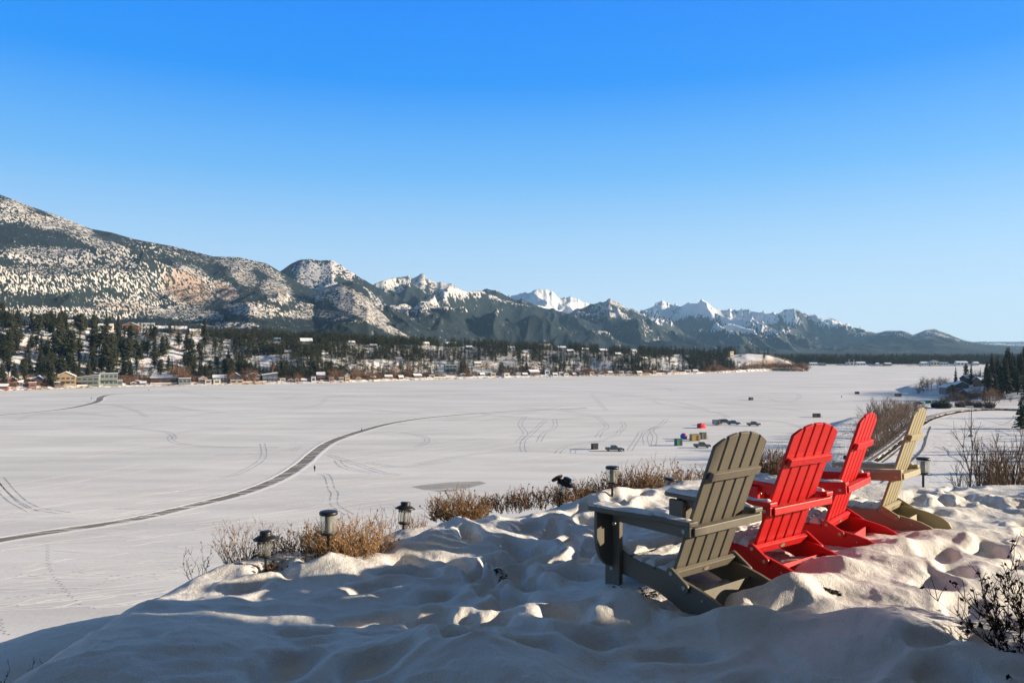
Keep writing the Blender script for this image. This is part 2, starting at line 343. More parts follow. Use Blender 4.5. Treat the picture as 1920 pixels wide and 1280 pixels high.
for (x, y, rx, ry, a) in ((-1.95, 4.9, .25, .2, .04), (-1.62, 4.95, .2, .15, -.05), (-1.15, 5.0, .28, .2, .07), (-.72, 5.55, .3, .22, .13), (-.35, 6.1, .35, .25, .13), (-.5, 5.6, .2, .2, .08), (.25, 6.4, .35, .25, .10),
    (.8, 6.9, .4, .25, .11), (1.1, 7.1, .25, .25, .12), (1.55, 7.3, .3, .25, .12), (1.9, 7.5, .3, .3, .12), (3.2, 7.6, .6, .3, .12), (2.4, 7.7, .4, .3, .08), (.42, 6.1, .22, .2, .07), (-.05, 5.8, .25, .2, .07),
    (1.42, 4.20, .2, .12, .085), (1.62, 4.2, .2, .14, .07), (1.05, 4.03, .3, .10, .05), (.62, 4.22, .22, .14, .10), (.75, 4.55, .3, .2, .05), (1.13, 3.86, .34, .14, .13), (1.74, 4.37, .22, .12, .11), (2.56, 5.15, .2, .12, .06), (-.87, 6.0, .25, .2, .07), (2.05, 4.72, .3, .18, .12), (2.5, 4.9, .28, .2, .12), (2.75, 5.3, .25, .2, .07), (3.15, 5.55, .3, .2, .08), (3.5, 5.9, .35, .2, .05),
    (2.2, 4.3, .4, .2, .06), (2.9, 4.6, .5, .22, .06), (1.9, 3.75, .5, .2, .06), (1.1, 3.55, .5, .2, .05), (-.2, 3.4, .6, .25, .08), (-1.5, 3.5, .6, .3, .05), (.4, 2.9, .4, .3, .06), (2.2, 3.35, .5, .2, .07)):
    MOUND.append((x, y, rx, ry, rs.uniform(-.5, .5), a))
for k in range(420):
    MOUND.append((rs.uniform(-2, 6.5), rs.uniform(2.4, 8.6), rs.uniform(.05, .2), rs.uniform(.04, .13), rs.uniform(-1, 1), rs.uniform(-.030, .020)))
STEPS = []
def walk(x, y, a, n, depth=.068):
    sd = 1
    for k in range(n):
        a += rs.uniform(-.25, .25); x += math.cos(a)*.36; y += math.sin(a)*.36; sd = -sd
        STEPS.append((x-math.sin(a)*.09*sd, y+math.cos(a)*.09*sd, a, rs.uniform(.6, 1.1)*depth))
for w_ in ((-1.4, 3.9, .2, 9), (-1.2, 4.5, .35, 10), (-.6, 3.4, .5, 10), (.2, 3.7, 1.5, 8), (-.3, 4.7, 1.0, 7), (.3, 5.0, 1.1, 6), (2.5, 4.0, .3, 9), (3.4, 4.8, .8, 8), (3.0, 7.0, -.1, 9), (4.0, 6.2, .4, 9),
    (2.9, 5.0, .25, 9), (4.2, 7.6, -.3, 8), (3.6, 5.4, .1, 8), (.4, 3.0, .3, 8), (-1.6, 3.0, .4, 7), (5, 5.6, 1.0, 8), (0, 4.2, .1, 4), (4.4, 7, .2, 7), (-1.0, 5.0, .1, 6), (1.6, 3.4, .3, 8), (-.8, 3.8, .8, 7), (.3, 4.3, 2.4, 6), (1.8, 6.6, .2, 9), (3.4, 6.4, .9, 8), (4.8, 6.6, .4, 8), (2.2, 3.9, 1.1, 5), (-1.8, 4.3, 1.2, 4), (-.2, 6.0, .3, 6)): walk(*w_)
STEPS = [q for q in STEPS if math.hypot(q[0]-.65, q[1]-4.25) > .38]
def hillz(x, y):
    d1 = -sdist(x, y, EDGE)*-1; d2 = sdist(x, y, EDGE2)
    d1 = sdist(x, y, EDGE)
    sp = lambda d, w: (d+np.sqrt(d*d+w*w))*.5
    right = sst(x, 8, 40)
    z = CZ-1.42-.34*sst(d1, -.12, .6)-.12*sp(d1-.5, .2)-.13*np.exp(-((d1-.38)/.22)**2)*(1-sst(x, -1.9, -1.3))+.05*np.exp(-((d1-1.1)/.35)**2)*(1-sst(x, -1.9, -1.3)) - (.55-.22*right)*(sp(d2, .5))
    return z, d1, d2
def fgz(x, y, fine=True):
    z, d1, d2 = hillz(x, y)
    on = sst(-d1, -.9, .3)
    z = z + .05*fbm(x*1.1, y*1.1, 3, 3)*(.4+on) + (.10*fbm(x*.35, y*.35, 2, 9))*(1-on)*.6
    if fine:
        wx = x+.12*fbm(x*2.2, y*2.2, 3, 21); wy = y+.12*fbm(x*2.2+9, y*2.2, 3, 22)
        z = z + (.026*fbm(wx*2.7, wy*3.4, 4, 31) + .016*ridged(wx*2.2, wy*3.9, 3, 41))*(.25+.75*on) + .0045*fbm(x*13, y*15, 3, 77) + .007*(ridged(wx*6.5, wy*8, 3, 87)-.4)*on
        for (mx, my, rx, ry, ro, a) in MOUND:
            c, s_ = math.cos(ro), math.sin(ro); m = (np.abs(x-mx) < 3*rx+.2) & (np.abs(y-my) < 3*rx+.2)
            if not m.any(): continue
            dx = wx[m]-mx; dy = wy[m]-my; u = (c*dx+s_*dy)/rx; v = (-s_*dx+c*dy)/ry
            z[m] += a*np.exp(-(u*u+v*v)**1.15)
        for (mx, my, a_, dp) in STEPS:
            m = (np.abs(x-mx) < .5) & (np.abs(y-my) < .5)
            if not m.any(): continue
            c, s_ = math.cos(a_), math.sin(a_)
            dx = wx[m]-mx; dy = wy[m]-my; u = (c*dx+s_*dy)/.17; v = (-s_*dx+c*dy)/.095; r = np.sqrt(u*u+v*v)
            z[m] += -dp*(1-sst(r, .7, 1.12)) + dp*.22*np.exp(-((r-1.5)/.35)**2)
    return z
Dn = np.concatenate([np.geomspace(2.3, 12, 500), np.geomspace(12.2, 75, 70)]); Px = np.arange(-520, 2520, 2.6)
DD, PP = np.meshgrid(Dn, Px, indexing='ij'); X = (PP-HX)/F*DD; Y = DD
Z = fgz(X, Y); Z = np.maximum(Z, -.6)
me = np_mesh('snow_terrace', np.stack([X, Y, Z], -1).reshape(-1, 3), grid_faces(len(Dn), len(Px))[:, ::-1], True)
tag(link_mesh('snow_terrace', me, M_SNOW), kind='structure')
gx = np.arange(-80, 120, 1.0); gy = np.arange(-60, 95, 1.0); GX, GY = np.meshgrid(gx, gy, indexing='ij')
me = np_mesh('hillside', np.stack([GX, GY, np.maximum(fgz(GX, GY, False)-.14, -.7)], -1).reshape(-1, 3), grid_faces(len(gx), len(gy)), True)
tag(link_mesh('hillside_ground', me, M_SNOW), kind='structure')
def gz(x, y): return float(fgz(np.array([float(x)]), np.array([float(y)]))[0])

# ------------------------------------------------------------------ land on the right: rail bend, flat, spit
SHORE_R = [(30, -300), (50, 60), (60, 140), (72, 190), (88, 230), (118, 300), (150, 350), (190, 400), (235, 440), (300, 480), (325, 520), (312, 560), (304, 590), (325, 640), (380, 720), (500, 860), (800, 1150), (1500, 1500), (2600, 1700)]
def rz(x, y):
    d = -sdist(x, y, SHORE_R)
    z = -1.5+4.6*sst(d, -6, 10)+.25*fbm(x*.05, y*.05, 4, 5)
    z = z + 22*sst(d, 150, 520)*sst(x, 320, 800)*(1-sst(y, 570, 760))
    z = z + 5*sst(y, 440, 520)*sst(d, 8, 80) + 9*sst(x-(255+.3*(y-400)), 0, 80)*sst(y, 395, 470)*(1-sst(y, 570, 660))
    return z
Pr = np.arange(1380, 2500, 3.5); Dr = np.geomspace(95, 2300, 420); DD, PP = np.meshgrid(Dr, Pr, indexing='ij'); X = (PP-HX)/F*DD
Z = rz(X, DD)
me = np_mesh('shore_land', np.stack([X, DD, Z], -1).reshape(-1, 3), grid_faces(len(Dr), len(Pr))[:, ::-1], True)
d = -sdist(X, DD, SHORE_R); fattr(me, 'snow', np.where(d < 14, .75, 1.15)+.1*fbm(X*.03, DD*.03, 3, 8)); fattr(me, 'rock', 0*X)
M_LAND = terrain_mat('snowy_land', (.78, .78, .79), (.10, .075, .05), (.32, .24, .16), 1.6, 1, .05, .25, ys=.7)
tag(link_mesh('lakeside_land', me, M_LAND), kind='structure')
def rgz(x, y): return float(rz(np.array([float(x)]), np.array([float(y)]))[0])
def on_land(px, py, z=3.1): return on_ice(px, py, z)

# ------------------------------------------------------------------ far-left hillside with its benches
SH = np.array([(-700, 800), (-400, 768), (-150, 745), (0, 733), (130, 728), (250, 724), (430, 721), (640, 717), (820, 711), (1000, 707), (1200, 704), (1350, 699), (1450, 695), (1500, 695.5), (1520, 696.5)], float)
SHD = CZ*F/(SH[:, 1]-HY)
def shoreD(px): return np.interp(px, SH[:, 0], SHD)
RG = np.array([(-700, 596), (-300, 604), (0, 612), (150, 614), (300, 622), (420, 634), (600, 642), (750, 647), (900, 652), (1050, 657), (1200, 664), (1300, 667), (1360, 668), (1400, 664), (1440, 666), (1475, 676), (1500, 690), (1517, 697), (1530, 705)], float)
def lhz(px, D):
    s = D-shoreD(px); RD = shoreD(px)+np.interp(px, [-700, 900, 1300, 1500], [300, 270, 220, 60])
    zr = CZ+(HY-np.interp(px, RG[:, 0], RG[:, 1]))/F*RD; W = RD-shoreD(px)
    x = (px-HX)/F*D
    t = s/W + .16*fbm(x*.010, D*.004, 3, 60)*sst(s, 30, 120)
    prof = .06*sst(t, 0, .06)+.50*sst(t, .16, .58)+.44*sst(t, .55, 1.02)
    z = -1.0+3.0*sst(s, -8, 6)+(zr-2)*prof
    z = z+(3.5*fbm(x*.03, D*.02, 4, 61)-5*ridged(x*.013, D*.003, 2, 66)*sst(t, .1, .4)*sst(-t, -1.0, -.6))*sst(s, 35, 110)*np.clip(zr/45, .3, 1)
    z = np.where(px > 1505, z-(px-1505)*.4, z)
    return z, t
Pl = np.arange(-700, 1545, 2.5); Sl = np.concatenate([np.linspace(-25, 330, 190), np.linspace(336, 1500, 60)])
SS, PP = np.meshgrid(Sl, Pl, indexing='ij'); DD = shoreD(PP)+SS; X = (PP-HX)/F*DD
Z, T = lhz(PP, DD)
Z = Z+np.where(T > 1.1, -.02*(SS-300).clip(0), 0)
me = np_mesh('far_hillside', np.stack([X, DD, Z], -1).reshape(-1, 3), grid_faces(len(Sl), len(Pl))[:, ::-1], True)
gzx = np.abs(np.gradient(Z, axis=0)/np.gradient(DD, axis=0))
fattr(me, 'snow', 1.1-.35*sst(gzx, .25, .7)-.4*(1-sst(SS, 0, 14))-.1*fbm(X*.02, DD*.02, 3, 3)-1.0*sst(T, 1.08, 1.25)); fattr(me, 'rock', sst(fbm(X*.012, DD*.01, 3, 19), .1, .4)*sst(PP, 250, 400)*sst(-SS, -110, -50))
M_LHILL = terrain_mat('bench_ground', (.78, .77, .76), (.13, .09, .055), (.36, .25, .15), 3.0, .8, .10, .8, .21, .5, ys=.6)
tag(link_mesh('bench_hillside', me, M_LHILL), kind='structure')
def lg(px, s):
    D = float(shoreD(px))+s; z, t = lhz(np.array([float(px)]), np.array([D])); return ((px-HX)/F*D, D, float(z[0]))
def lg_py(px, py):
    """point of the hillside seen at this pixel: the first s where the ground rises to the line of sight"""
    s = np.linspace(0, 420, 850); D = float(shoreD(px))+s; z, t = lhz(np.full_like(D, px), D); q = HY-(z-CZ)/D*F
    k = np.argmax(q <= py) if (q <= py).any() else int(np.argmin(q))
    return ((px-HX)/F*D[k], float(D[k]), float(z[k])), float(s[k])

# ------------------------------------------------------------------ mountains
def ell(px, py, lst, nz):
    s = np.zeros_like(px)
    for cx, cy, rx, ry, ro, a in lst:
        c, q = math.cos(R(ro)), math.sin(R(ro)); dx = px-cx; dy = py-cy; u = (c*dx+q*dy)/rx; v = (-q*dx+c*dy)/ry
        s = np.maximum(s, a*(1-sst(np.sqrt(u*u+v*v)+nz, .65, 1.15)))
    return s
def mountain(name, sil, D0, R_, step, nv, mat_, snow_fn, relief=.2, Lx=500, seed=1, p=1.35, z0=9, back=.35, jag=0, jl=60, anis=2.4):
    sil = np.array(sil, float); px = np.arange(sil[0, 0], sil[-1, 0], step)
    py = np.interp(px, sil[:, 0], sil[:, 1]); JG = -jag*ridged(px/jl, px*0+3.3, 5, seed+50, .6) + jag*.5
    Rr = R_(px) if callable(R_) else np.full_like(px, R_); d0 = D0(px) if callable(D0) else np.full_like(px, D0)
    v = np.concatenate([np.linspace(0, 1, nv), 1+np.linspace(.02, back, 14)])
    VV, PP = np.meshgrid(v, px, indexing='ij'); DD = d0+(Rr-d0)*VV; X = (PP-HX)/F*DD
    zr = CZ+(HY-py)/F*Rr; ZR = np.broadcast_to(zr, VV.shape)
    h = z0+(ZR-z0)*np.clip(VV, 0, 1)**p
    jz = -(JG/F*Rr)[None, :]*np.clip(VV, 0, 1)**6; 
    h = np.where(VV > 1, ZR-(VV-1)*(Rr-d0)*.9*np.clip((ZR-z0)/1200, .12, 1), h)
    wx = X+.35*Lx*fbm(X/Lx*.7, DD/Lx*.7, 3, seed+7); wy = DD+.35*Lx*fbm(X/Lx*.7+5, DD/Lx*.7, 3, seed+9)
    rel = ridged(wx/Lx, wy/(Lx*anis), 6, seed)-.42 + .16*(ridged(wx/Lx*4.3, wy/(Lx*1.6)*2.3, 3, seed+70)-.4)
    env = np.clip(np.sin(np.pi*np.clip(VV, 0, 1)), 0, 1)**.7
    h = h+relief*(ZR-z0)*rel*env
    # keep everything in front of the ridge below its line of sight
    lim = CZ+(ZR-CZ)*DD/Rr-1.5-.03*(ZR-z0)*(1-VV).clip(0); h = np.where(VV < 1, np.minimum(h, np.maximum(lim, h*0-5)), h)
    h = h+jz
    me = np_mesh(name, np.stack([X, DD, h], -1).reshape(-1, 3), grid_faces(len(v), len(px))[:, ::-1], True)
    PY = HY-(h-CZ)/DD*F
    gx_ = np.gradient(h, axis=1)/np.gradient(X, axis=1); gy_ = np.gradient(h, axis=0)/np.gradient(DD, axis=0)
    sn, rk = snow_fn(PP, PY, X, DD, h, rel, gx_, gy_)
    fattr(me, 'snow', sn); fattr(me, 'rock', rk)
    arc = np.concatenate([np.zeros((1, h.shape[1])), np.cumsum(np.hypot(np.diff(h, axis=0), np.diff(DD, axis=0)), axis=0)])   # metres along the slope
    va = me.attributes.new('slope_uv', 'FLOAT_VECTOR', 'POINT'); va.data.foreach_set('vector', np.stack([(PP-HX)/F*Rr[None, :], arc, h*0], -1).astype(np.float32).ravel())
    return tag(link_mesh(name, me, mat_), kind='structure')
FOREST = (.020, .030, .031)
M_MT = terrain_mat('mountain_cover', (.52, .50, .47), FOREST, (.33, .24, .18), 8.5, .13, .06, 2, .13, .54, ys=.75, vor=True, n2w=.5)
M_PLAIN = terrain_mat('wooded_plain', (.78, .77, .76), FOREST, (.3, .25, .2), 8, .8, .08, .8, ys=.3)
M_MT2 = terrain_mat('mountain_cover_far', (.62, .61, .60), FOREST, (.34, .27, .2), 12, .16, .07, 5, .14, .78, ys=.45, vor=True, n2w=.55)
M_MT3 = terrain_mat('mountain_cover_alpine', (.84, .85, .87), (.05, .06, .065), (.3, .26, .2), 15, .25, .09, 10, .12, .85, ys=.4, vor=True, n2w=.55)
# ------------------------------------------------------------------ far shore plain
Pf = np.arange(1300, 2700, 6.0); Df = np.geomspace(1490, 9000, 110); DD, PP = np.meshgrid(Df, Pf, indexing='ij'); X = (PP-HX)/F*DD
DS = 1535+18*fbm(PP*.012, PP*0, 3, 70); Z = -1.5+4.5*sst(DD-DS, -6, 12)+.004*np.clip(DD-DS, 0, 900)+6*sst(DD-DS, 60, 300)*(vn(PP*.01, DD*.002, 5))
me = np_mesh('far_plain', np.stack([X, DD, Z], -1).reshape(-1, 3), grid_faces(len(Df), len(Pf))[:, ::-1], True); fattr(me, 'snow', .9-.9*sst(DD-DS, 30, 90)); fattr(me, 'rock', 0*X)
tag(link_mesh('far_shore_plain', me, M_PLAIN), kind='structure')

SNOW_A = [(15, 393, 48, 26, 5, .9), (78, 415, 48, 14, 12, .95), (125, 412, 60, 8, 27, .9), (185, 458, 75, 10, 24, .7), (235, 470, 30, 5, 30, .7), (95, 480, 100, 18, 3, .85), (60, 525, 130, 28, 0, .62), (210, 515, 110, 38, 14, .60),
  (265, 545, 60, 25, 20, .62), (345, 540, 60, 42, 25, 1.0), (420, 545, 30, 18, 30, 1.0), (445, 492, 42, 13, 10, .85), (458, 520, 30, 15, 25, .9), (520, 548, 36, 20, 28, .85), (500, 505, 40, 10, 30, .6), (95, 585, 190, 11, 2, .85), (265, 574, 90, 17, 6, .9),
  (350, 588, 90, 14, 5, .8), (470, 580, 60, 16, 6, .85), (560, 590, 40, 8, 4, .7), (330, 470, 100, 14, 12, .28), (590, 575, 50, 15, 15, .6), (430, 610, 60, 8, 0, .7)]
ROCK_A = [(350, 542, 52, 32, 25, 1), (422, 545, 26, 14, 30, .9), (240, 575, 60, 8, 5, .45), (460, 520, 20, 10, 25, .4), (520, 548, 22, 12, 28, .4), (60, 405, 30, 8, 10, .4)]
def snowA(px, py, X, D, h, rel, gx_, gy_):
    nz = .28*fbm(X*.004, D*.002, 4, 88)
    s = ell(px, py, SNOW_A, nz); s = np.clip(s+.10*sst(rel, 0, .3)-.02, 0, 1); return s*.95+.07, ell(px, py, ROCK_A, nz*.7)
mountain('forested_mountain', [(-700, 250), (-300, 300), (-100, 335), (0, 365), (30, 376), (60, 388), (110, 405), (170, 429), (210, 436), (250, 448), (330, 463), (400, 481), (445, 482), (500, 494), (530, 512), (560, 530), (600, 548), (640, 566), (690, 594), (740, 616), (775, 632), (800, 645)],
         1500, 4300, 1.6, 330, M_MT, snowA, .30, 650, 3, 1.25)
def snowSp(px, py, X, D, h, rel, gx_, gy_):
    nz = .3*fbm(X*.006, D*.003, 4, 98)
    s = ell(px, py, [(650, 560, 70, 22, 25, .95), (700, 592, 70, 16, 30, .9), (740, 612, 50, 10, 28, .9), (610, 590, 60, 10, 10, .5), (590, 545, 40, 18, 15, .8)], nz); return s+.05, s*0+.15
mountain('mountain_spur', [(540, 600), (575, 560), (600, 541), (640, 530), (662, 528), (690, 545), (700, 572), (735, 600), (765, 620), (790, 640)], 1700, 3700, 1.6, 200, M_MT, snowSp, .22, 400, 13, 1.2)
def snowB(px, py, X, D, h, rel, gx_, gy_):
    nz = .35*fbm(X*.003, D*.0015, 4, 108)
    s = ell(px, py, [(590, 510, 48, 24, 10, .8), (640, 505, 30, 16, 30, .85), (600, 535, 50, 14, 10, .7), (690, 560, 40, 14, 35, .55)], nz)*(1-.5*sst(ridged(X/160, D/420, 4, 168), .4, .65)); return s+.25*sst(rel, .1, .35)*sst(-py, -540, -500)+.03, s*0+.15
mountain('domed_peak', [(430, 560), (500, 525), (527, 506), (548, 493), (565, 487), (580, 485), (600, 487), (622, 486), (634, 494), (650, 505), (675, 520), (700, 533), (730, 552), (760, 566), (800, 580), (850, 598), (900, 618), (950, 636), (1000, 648)], 2300, 5600, 1.6, 240, M_MT2, snowB, .5, 700, 23, 1.3, jag=3, jl=25)
def alpine(line, warm=0, amt=1.0, fs=0.0):
    def f(px, py, X, D, h, rel, gx_, gy_):
        n = fbm(X*.0022, D*.0012, 4, 118)
        s = sst(-(py)+n*22+rel*45, -line-14, -line+14)*amt
        s = s*(1-.55*sst(-gx_, .15, .9)*.3)*(.72+.5*sst(fbm(X*.006, D*.002, 3, 128), -.5, .3))
        s = s-.75*sst(ridged(X/210+.3*n, D/520, 4, 158), .42, .66)*sst(-n, -.6, .3)
        s = s+.5*sst(rel, .22, .42)*sst(fbm(X*.0012, D*.001, 3, 138), .0, .35)+fs
        s = s+.22*sst(ridged(X/240+.4*n, D/700, 4, 178), .45, .7)*sst(fbm(X/900, D/900, 2, 188), -.2, .4)
        return np.clip(s, 0, 1.2), s*0+warm
    return f
mountain('long_ridge', [(640, 600), (690, 535), (705, 529), (740, 517), (757, 515), (772, 520), (787, 512), (800, 518), (820, 527), (850, 535), (875, 545), (905, 542), (930, 540), (945, 548), (960, 556), (1000, 568), (1050, 582), (1100, 598), (1150, 612), (1230, 630), (1300, 645)],
         3300, 7200, 1.7, 220, M_MT2, alpine(556, .2, .85), .6, 750, 33, 1.25, jag=8, jl=30)
mountain('white_peak', [(900, 600), (940, 560), (965, 550), (990, 549), (1005, 543), (1022, 540), (1035, 545), (1048, 556), (1075, 556), (1100, 566), (1140, 590), (1200, 625)], 6800, 9300, 1.7, 120, M_MT3, alpine(600, .1, 1.15, .3), .4, 600, 43, 1.2, jag=6, jl=14)
mountain('dark_pyramid', [(980, 640), (1040, 605), (1080, 580), (1110, 568), (1130, 565), (1145, 558), (1160, 565), (1180, 577), (1205, 588), (1230, 604), (1270, 622), (1330, 640), (1400, 652)], 4300, 7900, 1.7, 190, M_MT2, alpine(584, .3, .95), .6, 600, 53, 1.25, jag=7, jl=18)
mountain('jagged_range', [(1100, 645), (1180, 600), (1205, 578), (1222, 570), (1240, 565), (1255, 570), (1275, 571), (1290, 566), (1305, 567), (1318, 564), (1335, 570), (1350, 577), (1370, 577), (1390, 577), (1415, 580), (1440, 587), (1455, 583), (1475, 578), (1490, 577), (1510, 585), (1530, 590), (1550, 598), (1580, 602), (1600, 612), (1640, 622), (1700, 640), (1800, 652)],
         6000, 10500, 1.5, 190, M_MT3, alpine(608, .1, 1.0), .7, 700, 63, 1.2, jag=14, jl=20)
mountain('rounded_hills', [(1560, 650), (1620, 628), (1650, 622), (1670, 619), (1690, 619), (1712, 627), (1735, 618), (1752, 617), (1775, 625), (1810, 638), (1850, 645), (1920, 649), (2100, 645), (2500, 640)], 5000, 9600, 2.0, 120, M_MT2, alpine(622, .1, .55), .5, 600, 73, 1.2, jag=2, jl=40)
mountain('distant_hills', [(1700, 652), (1780, 646), (1830, 640), (1870, 641), (1930, 640), (2050, 637), (2400, 640), (2700, 645)], 11500, 14500, 2.5, 60, M_MT3, alpine(648, .1, .8), .3, 500, 83, 1.2, jag=2, jl=60)
# ------------------------------------------------------------------ the garden chairs
def chair_mat(name, c, rough=.5):
    return mat(name, c, rough=rough, var=.16, scale=3, bump=.0012, bscale=60, stretch=(1.2, 14, 1.2), spec=.35)
M_GREY = chair_mat('weathered_grey_board', (.155, .143, .115)); M_RED = chair_mat('red_board', (.56, .012, .014), .45); M_TAN = chair_mat('sand_board', (.34, .305, .195))
M_STEEL = mat('bolt_steel', (.55, .54, .52), rough=.35, metal=.9, var=.1); M_DARK = mat('dark_hollow', (.01, .01, .01), rough=.9); M_BADGE = mat('badge_cream', (.55, .5, .4), rough=.5)
RAIL = [(.205, .263), (.15, .247), (.11, .236), (.06, .226), (0, .217), (-.07, .209), (-.16, .203), (-.24, .196), (-.32, .180), (-.40, .160), (-.47, .138), (-.53, .108), (-.565, .075), (-.585, .035), (-.585, .01), (-.565, -.015), (-.52, -.03), (-.45, -.03), (-.36, -.012), (-.27, .02), (-.18, .058), (-.10, .085), (0, .105), (.08, .118), (.205, .128)]
SLATS = [(.215, .280, .120, .246), (.112, .243, .026, .222), (.018, .229, -.066, .218), (-.074, .222, -.156, .214)]
def tilt_basis(i, x0, z0, x1, z1): return None
def make_chair(i, m, label, group='adirondack chairs in the snow on the terrace'):
    x, y, z, yaw = CH[i]
    t = empty('adirondack_chair', (x, y, CZ+z), yaw); tag(t, label, 'chair', group)
    if i == 2: t.rotation_euler = (R(.9), R(3.2), yaw)
    if i == 3: t.rotation_euler = (R(3.0), R(3.8), yaw)
    bv = .004
    for s in (-1, 1):
        a, b = sorted((s*.250, s*.275)); MB().prism(RAIL, a, b).build('side_rail', m, t, bv)
        a, b = sorted((s*.277, s*.308)); fl = MB().box((.172, a, -.12), (.289, b, .488)).build('front_leg', m, t, bv)
        # rounded bracket under the arm, standing out from the leg
        arc = [(s*.309, .504), (s*.436, .504)]+[(s*(.309+.127*math.cos(q)), .36-.19*math.sin(q)) for q in [R(k*12) for k in range(0, 8)]]+[(s*.309, .17)]
        MB().prism(arc, .228, .252, 'x').build('arm_bracket', m, fl, .003)
        # arm: wide board narrowing towards the back, apron under its outer edge
        o = [(-.365, .338), (-.25, .345), (-.12, .362), (0, .39), (.10, .42), (.20, .438), (.29, .442), (.318, .43), (.328, .405), (.328, .285), (.315, .266), (.29, .258), (.1, .256), (-.15, .258), (-.365, .262)]
        ar = MB().prism([(p[0], s*p[1]) for p in (o if s > 0 else o[::-1])], .505, .532, 'z').build('armrest', m, t, .006)
        a, b = sorted((s*.309, s*.333)); MB().prism([(.200, .447), (.215, .504), (-.362, .504), (-.362, .452), (-.30, .445)], a, b).build('apron', m, ar, .003)
        # folding link between back and rail
        ang = math.atan2(.057, .089); lk = []
        for q in range(9): th = ang+math.pi/2-math.pi+math.pi*q/8; lk.append((-.198+.026*math.cos(th-0), .225+.026*math.sin(th)))
        for q in range(9): th = ang+math.pi/2+math.pi*q/8; lk.append((-.298+.026*math.cos(th), .161+.026*math.sin(th)))
        a, b = sorted((s*.277, s*.297)); MB().prism(lk, a, b).build('folding_link', m, t, .003)
        for bx, bz, by in ((-.205, .221, .298), (-.294, .163, .298), (-.322, .478, .334), (.235, .155, .309), (.19, .43, .334), (-.40, .115, .276)):
            big = by > .29; Mx = Matrix.Translation((bx, s*by, bz)) @ Matrix.Rotation(-s*math.pi/2, 4, 'X'); r = .011 if big else .006
            bo = MB().lathe([(0, .004), (r*.45, .004), (r*.5, .001), (r*.62, .001), (r*.7, .005), (r, .003), (r, -.004)], 16, Mx).build('bolt', M_STEEL, t)
    bo = MB().lathe([(0, .03), (.012, .03), (.016, .024), (.016, .012), (.012, 0)], 14, Matrix.Translation((.262, .309, .20)) @ Matrix.Rotation(-math.pi/2, 4, 'X')).build('bolt_cap', m, t)
    for (xa, za, xb, zb) in SLATS:
        n = Vector((za-zb, 0, xa-xb)).normalized()*.022
        MB().prism([(xa, za), (xb, zb), (xb-n.x, zb-abs(n.z)), (xa-n.x, za-abs(n.z))], -.272, .272).build('seat_slat', m, t, .005)
    MB().prism([(.218, .276), (.262, .262), (.276, .215), (.276, .18), (.254, .18), (.254, .21), (.246, .242), (.222, .252)], -.247, .247).build('front_slat', m, t, .004)
    # back: five boards with an arched top
    B0 = Vector((-.190, 0, .225)); up = Vector((-.292, 0, .775)).normalized(); nb = Vector((up.z, 0, -up.x)); Lb = .828
    for k in range(5):
        c = (k-2)*.0985; w = .041; top = []
        for q in range(7):
            yy = c-w+2*w*q/6; h = Lb-.068*(abs(yy)/.235)**2.3
            top.append((yy, h))
        low = -.03
        poly = [(c-w, low)]+top+[(c+w, low)]; mb = MB(); n = len(poly); vs = []
        for dd in (0, .020):
            for (yy, h) in poly: p = B0+up*h+nb*dd; vs.append((p.x, yy, p.z))
        mb.add(vs, [list(range(n)), list(range(n, 2*n))[::-1]]+[((j+1) % n, j, n+j, n+(j+1) % n) for j in range(n)])
        mb.build('back_slat', m, t, .004)
    def cross(name, h, hh, y0, th=.022, off=0.0):
        p0 = B0+up*h-nb*(.001+off); vs = []
        for yy in (-y0, y0):
            for a_, b_ in ((0, 0), (0, 1), (1, 1), (1, 0)):
                p = p0+up*(hh*b_)-nb*(th*a_); vs.append((p.x, yy, p.z))
        return MB().add(vs, [(0, 1, 2, 3)[::-1], (4, 5, 6, 7), (0, 4, 7, 3), (1, 2, 6, 5), (0, 1, 5, 4)[::1], (3, 7, 6, 2)]).build(name, m, t, .004)
    cross('upper_brace', .565, .048, .222, .030)
    MB().prism([(-.318, .455), (-.376, .455), (-.376, .500), (-.318, .500)], -.306, .306).build('middle_brace', m, t, .004)
    MB().prism([(-.186, .190), (-.212, .182), (-.228, .226), (-.204, .240)], -.268, .268).build('bottom_rail', m, t, .004)
    MB().add([(-.345, -.249, .138), (-.345, .249, .138), (-.318, .249, .128), (-.318, -.249, .128), (-.372, -.03, .0), (-.372, .03, .0), (-.345, .03, -.008), (-.345, -.03, -.008)],
             [(0, 1, 5, 4), (1, 2, 6, 5), (3, 7, 6, 2), (0, 4, 7, 3), (0, 3, 2, 1), (4, 5, 6, 7)]).build('rear_stretcher', m, t, .002)
    # oval maker's badge on the bottom rail
    bd = MB(); n = Vector((-.044, 0, -.016)); n = Vector((-.94, 0, -.34)); u = Vector((0, 1, 0)); w = Vector((-.34, 0, .94)); c = Vector((-.221, .0, .205))
    def ovl(mb, a, b, d): mb.add([c+n*d+u*(a*math.cos(q*math.pi/12))+w*(b*math.sin(q*math.pi/12)) for q in range(24)], [tuple(range(24))])
    ovl(bd, .030, .0125, .0022); b_ = bd.build('badge', M_BADGE, t)
    rg = MB(); pr = []
    for q in range(24):
        a0, a1 = q*math.pi/12, (q+1)*math.pi/12
        rg.add([c+n*.0032+u*(r1*math.cos(a_))+w*(r2*math.sin(a_)) for r1, r2, a_ in ((.030, .0125, a0), (.030, .0125, a1), (.027, .0103, a1), (.027, .0103, a0))], [(0, 1, 2, 3)])
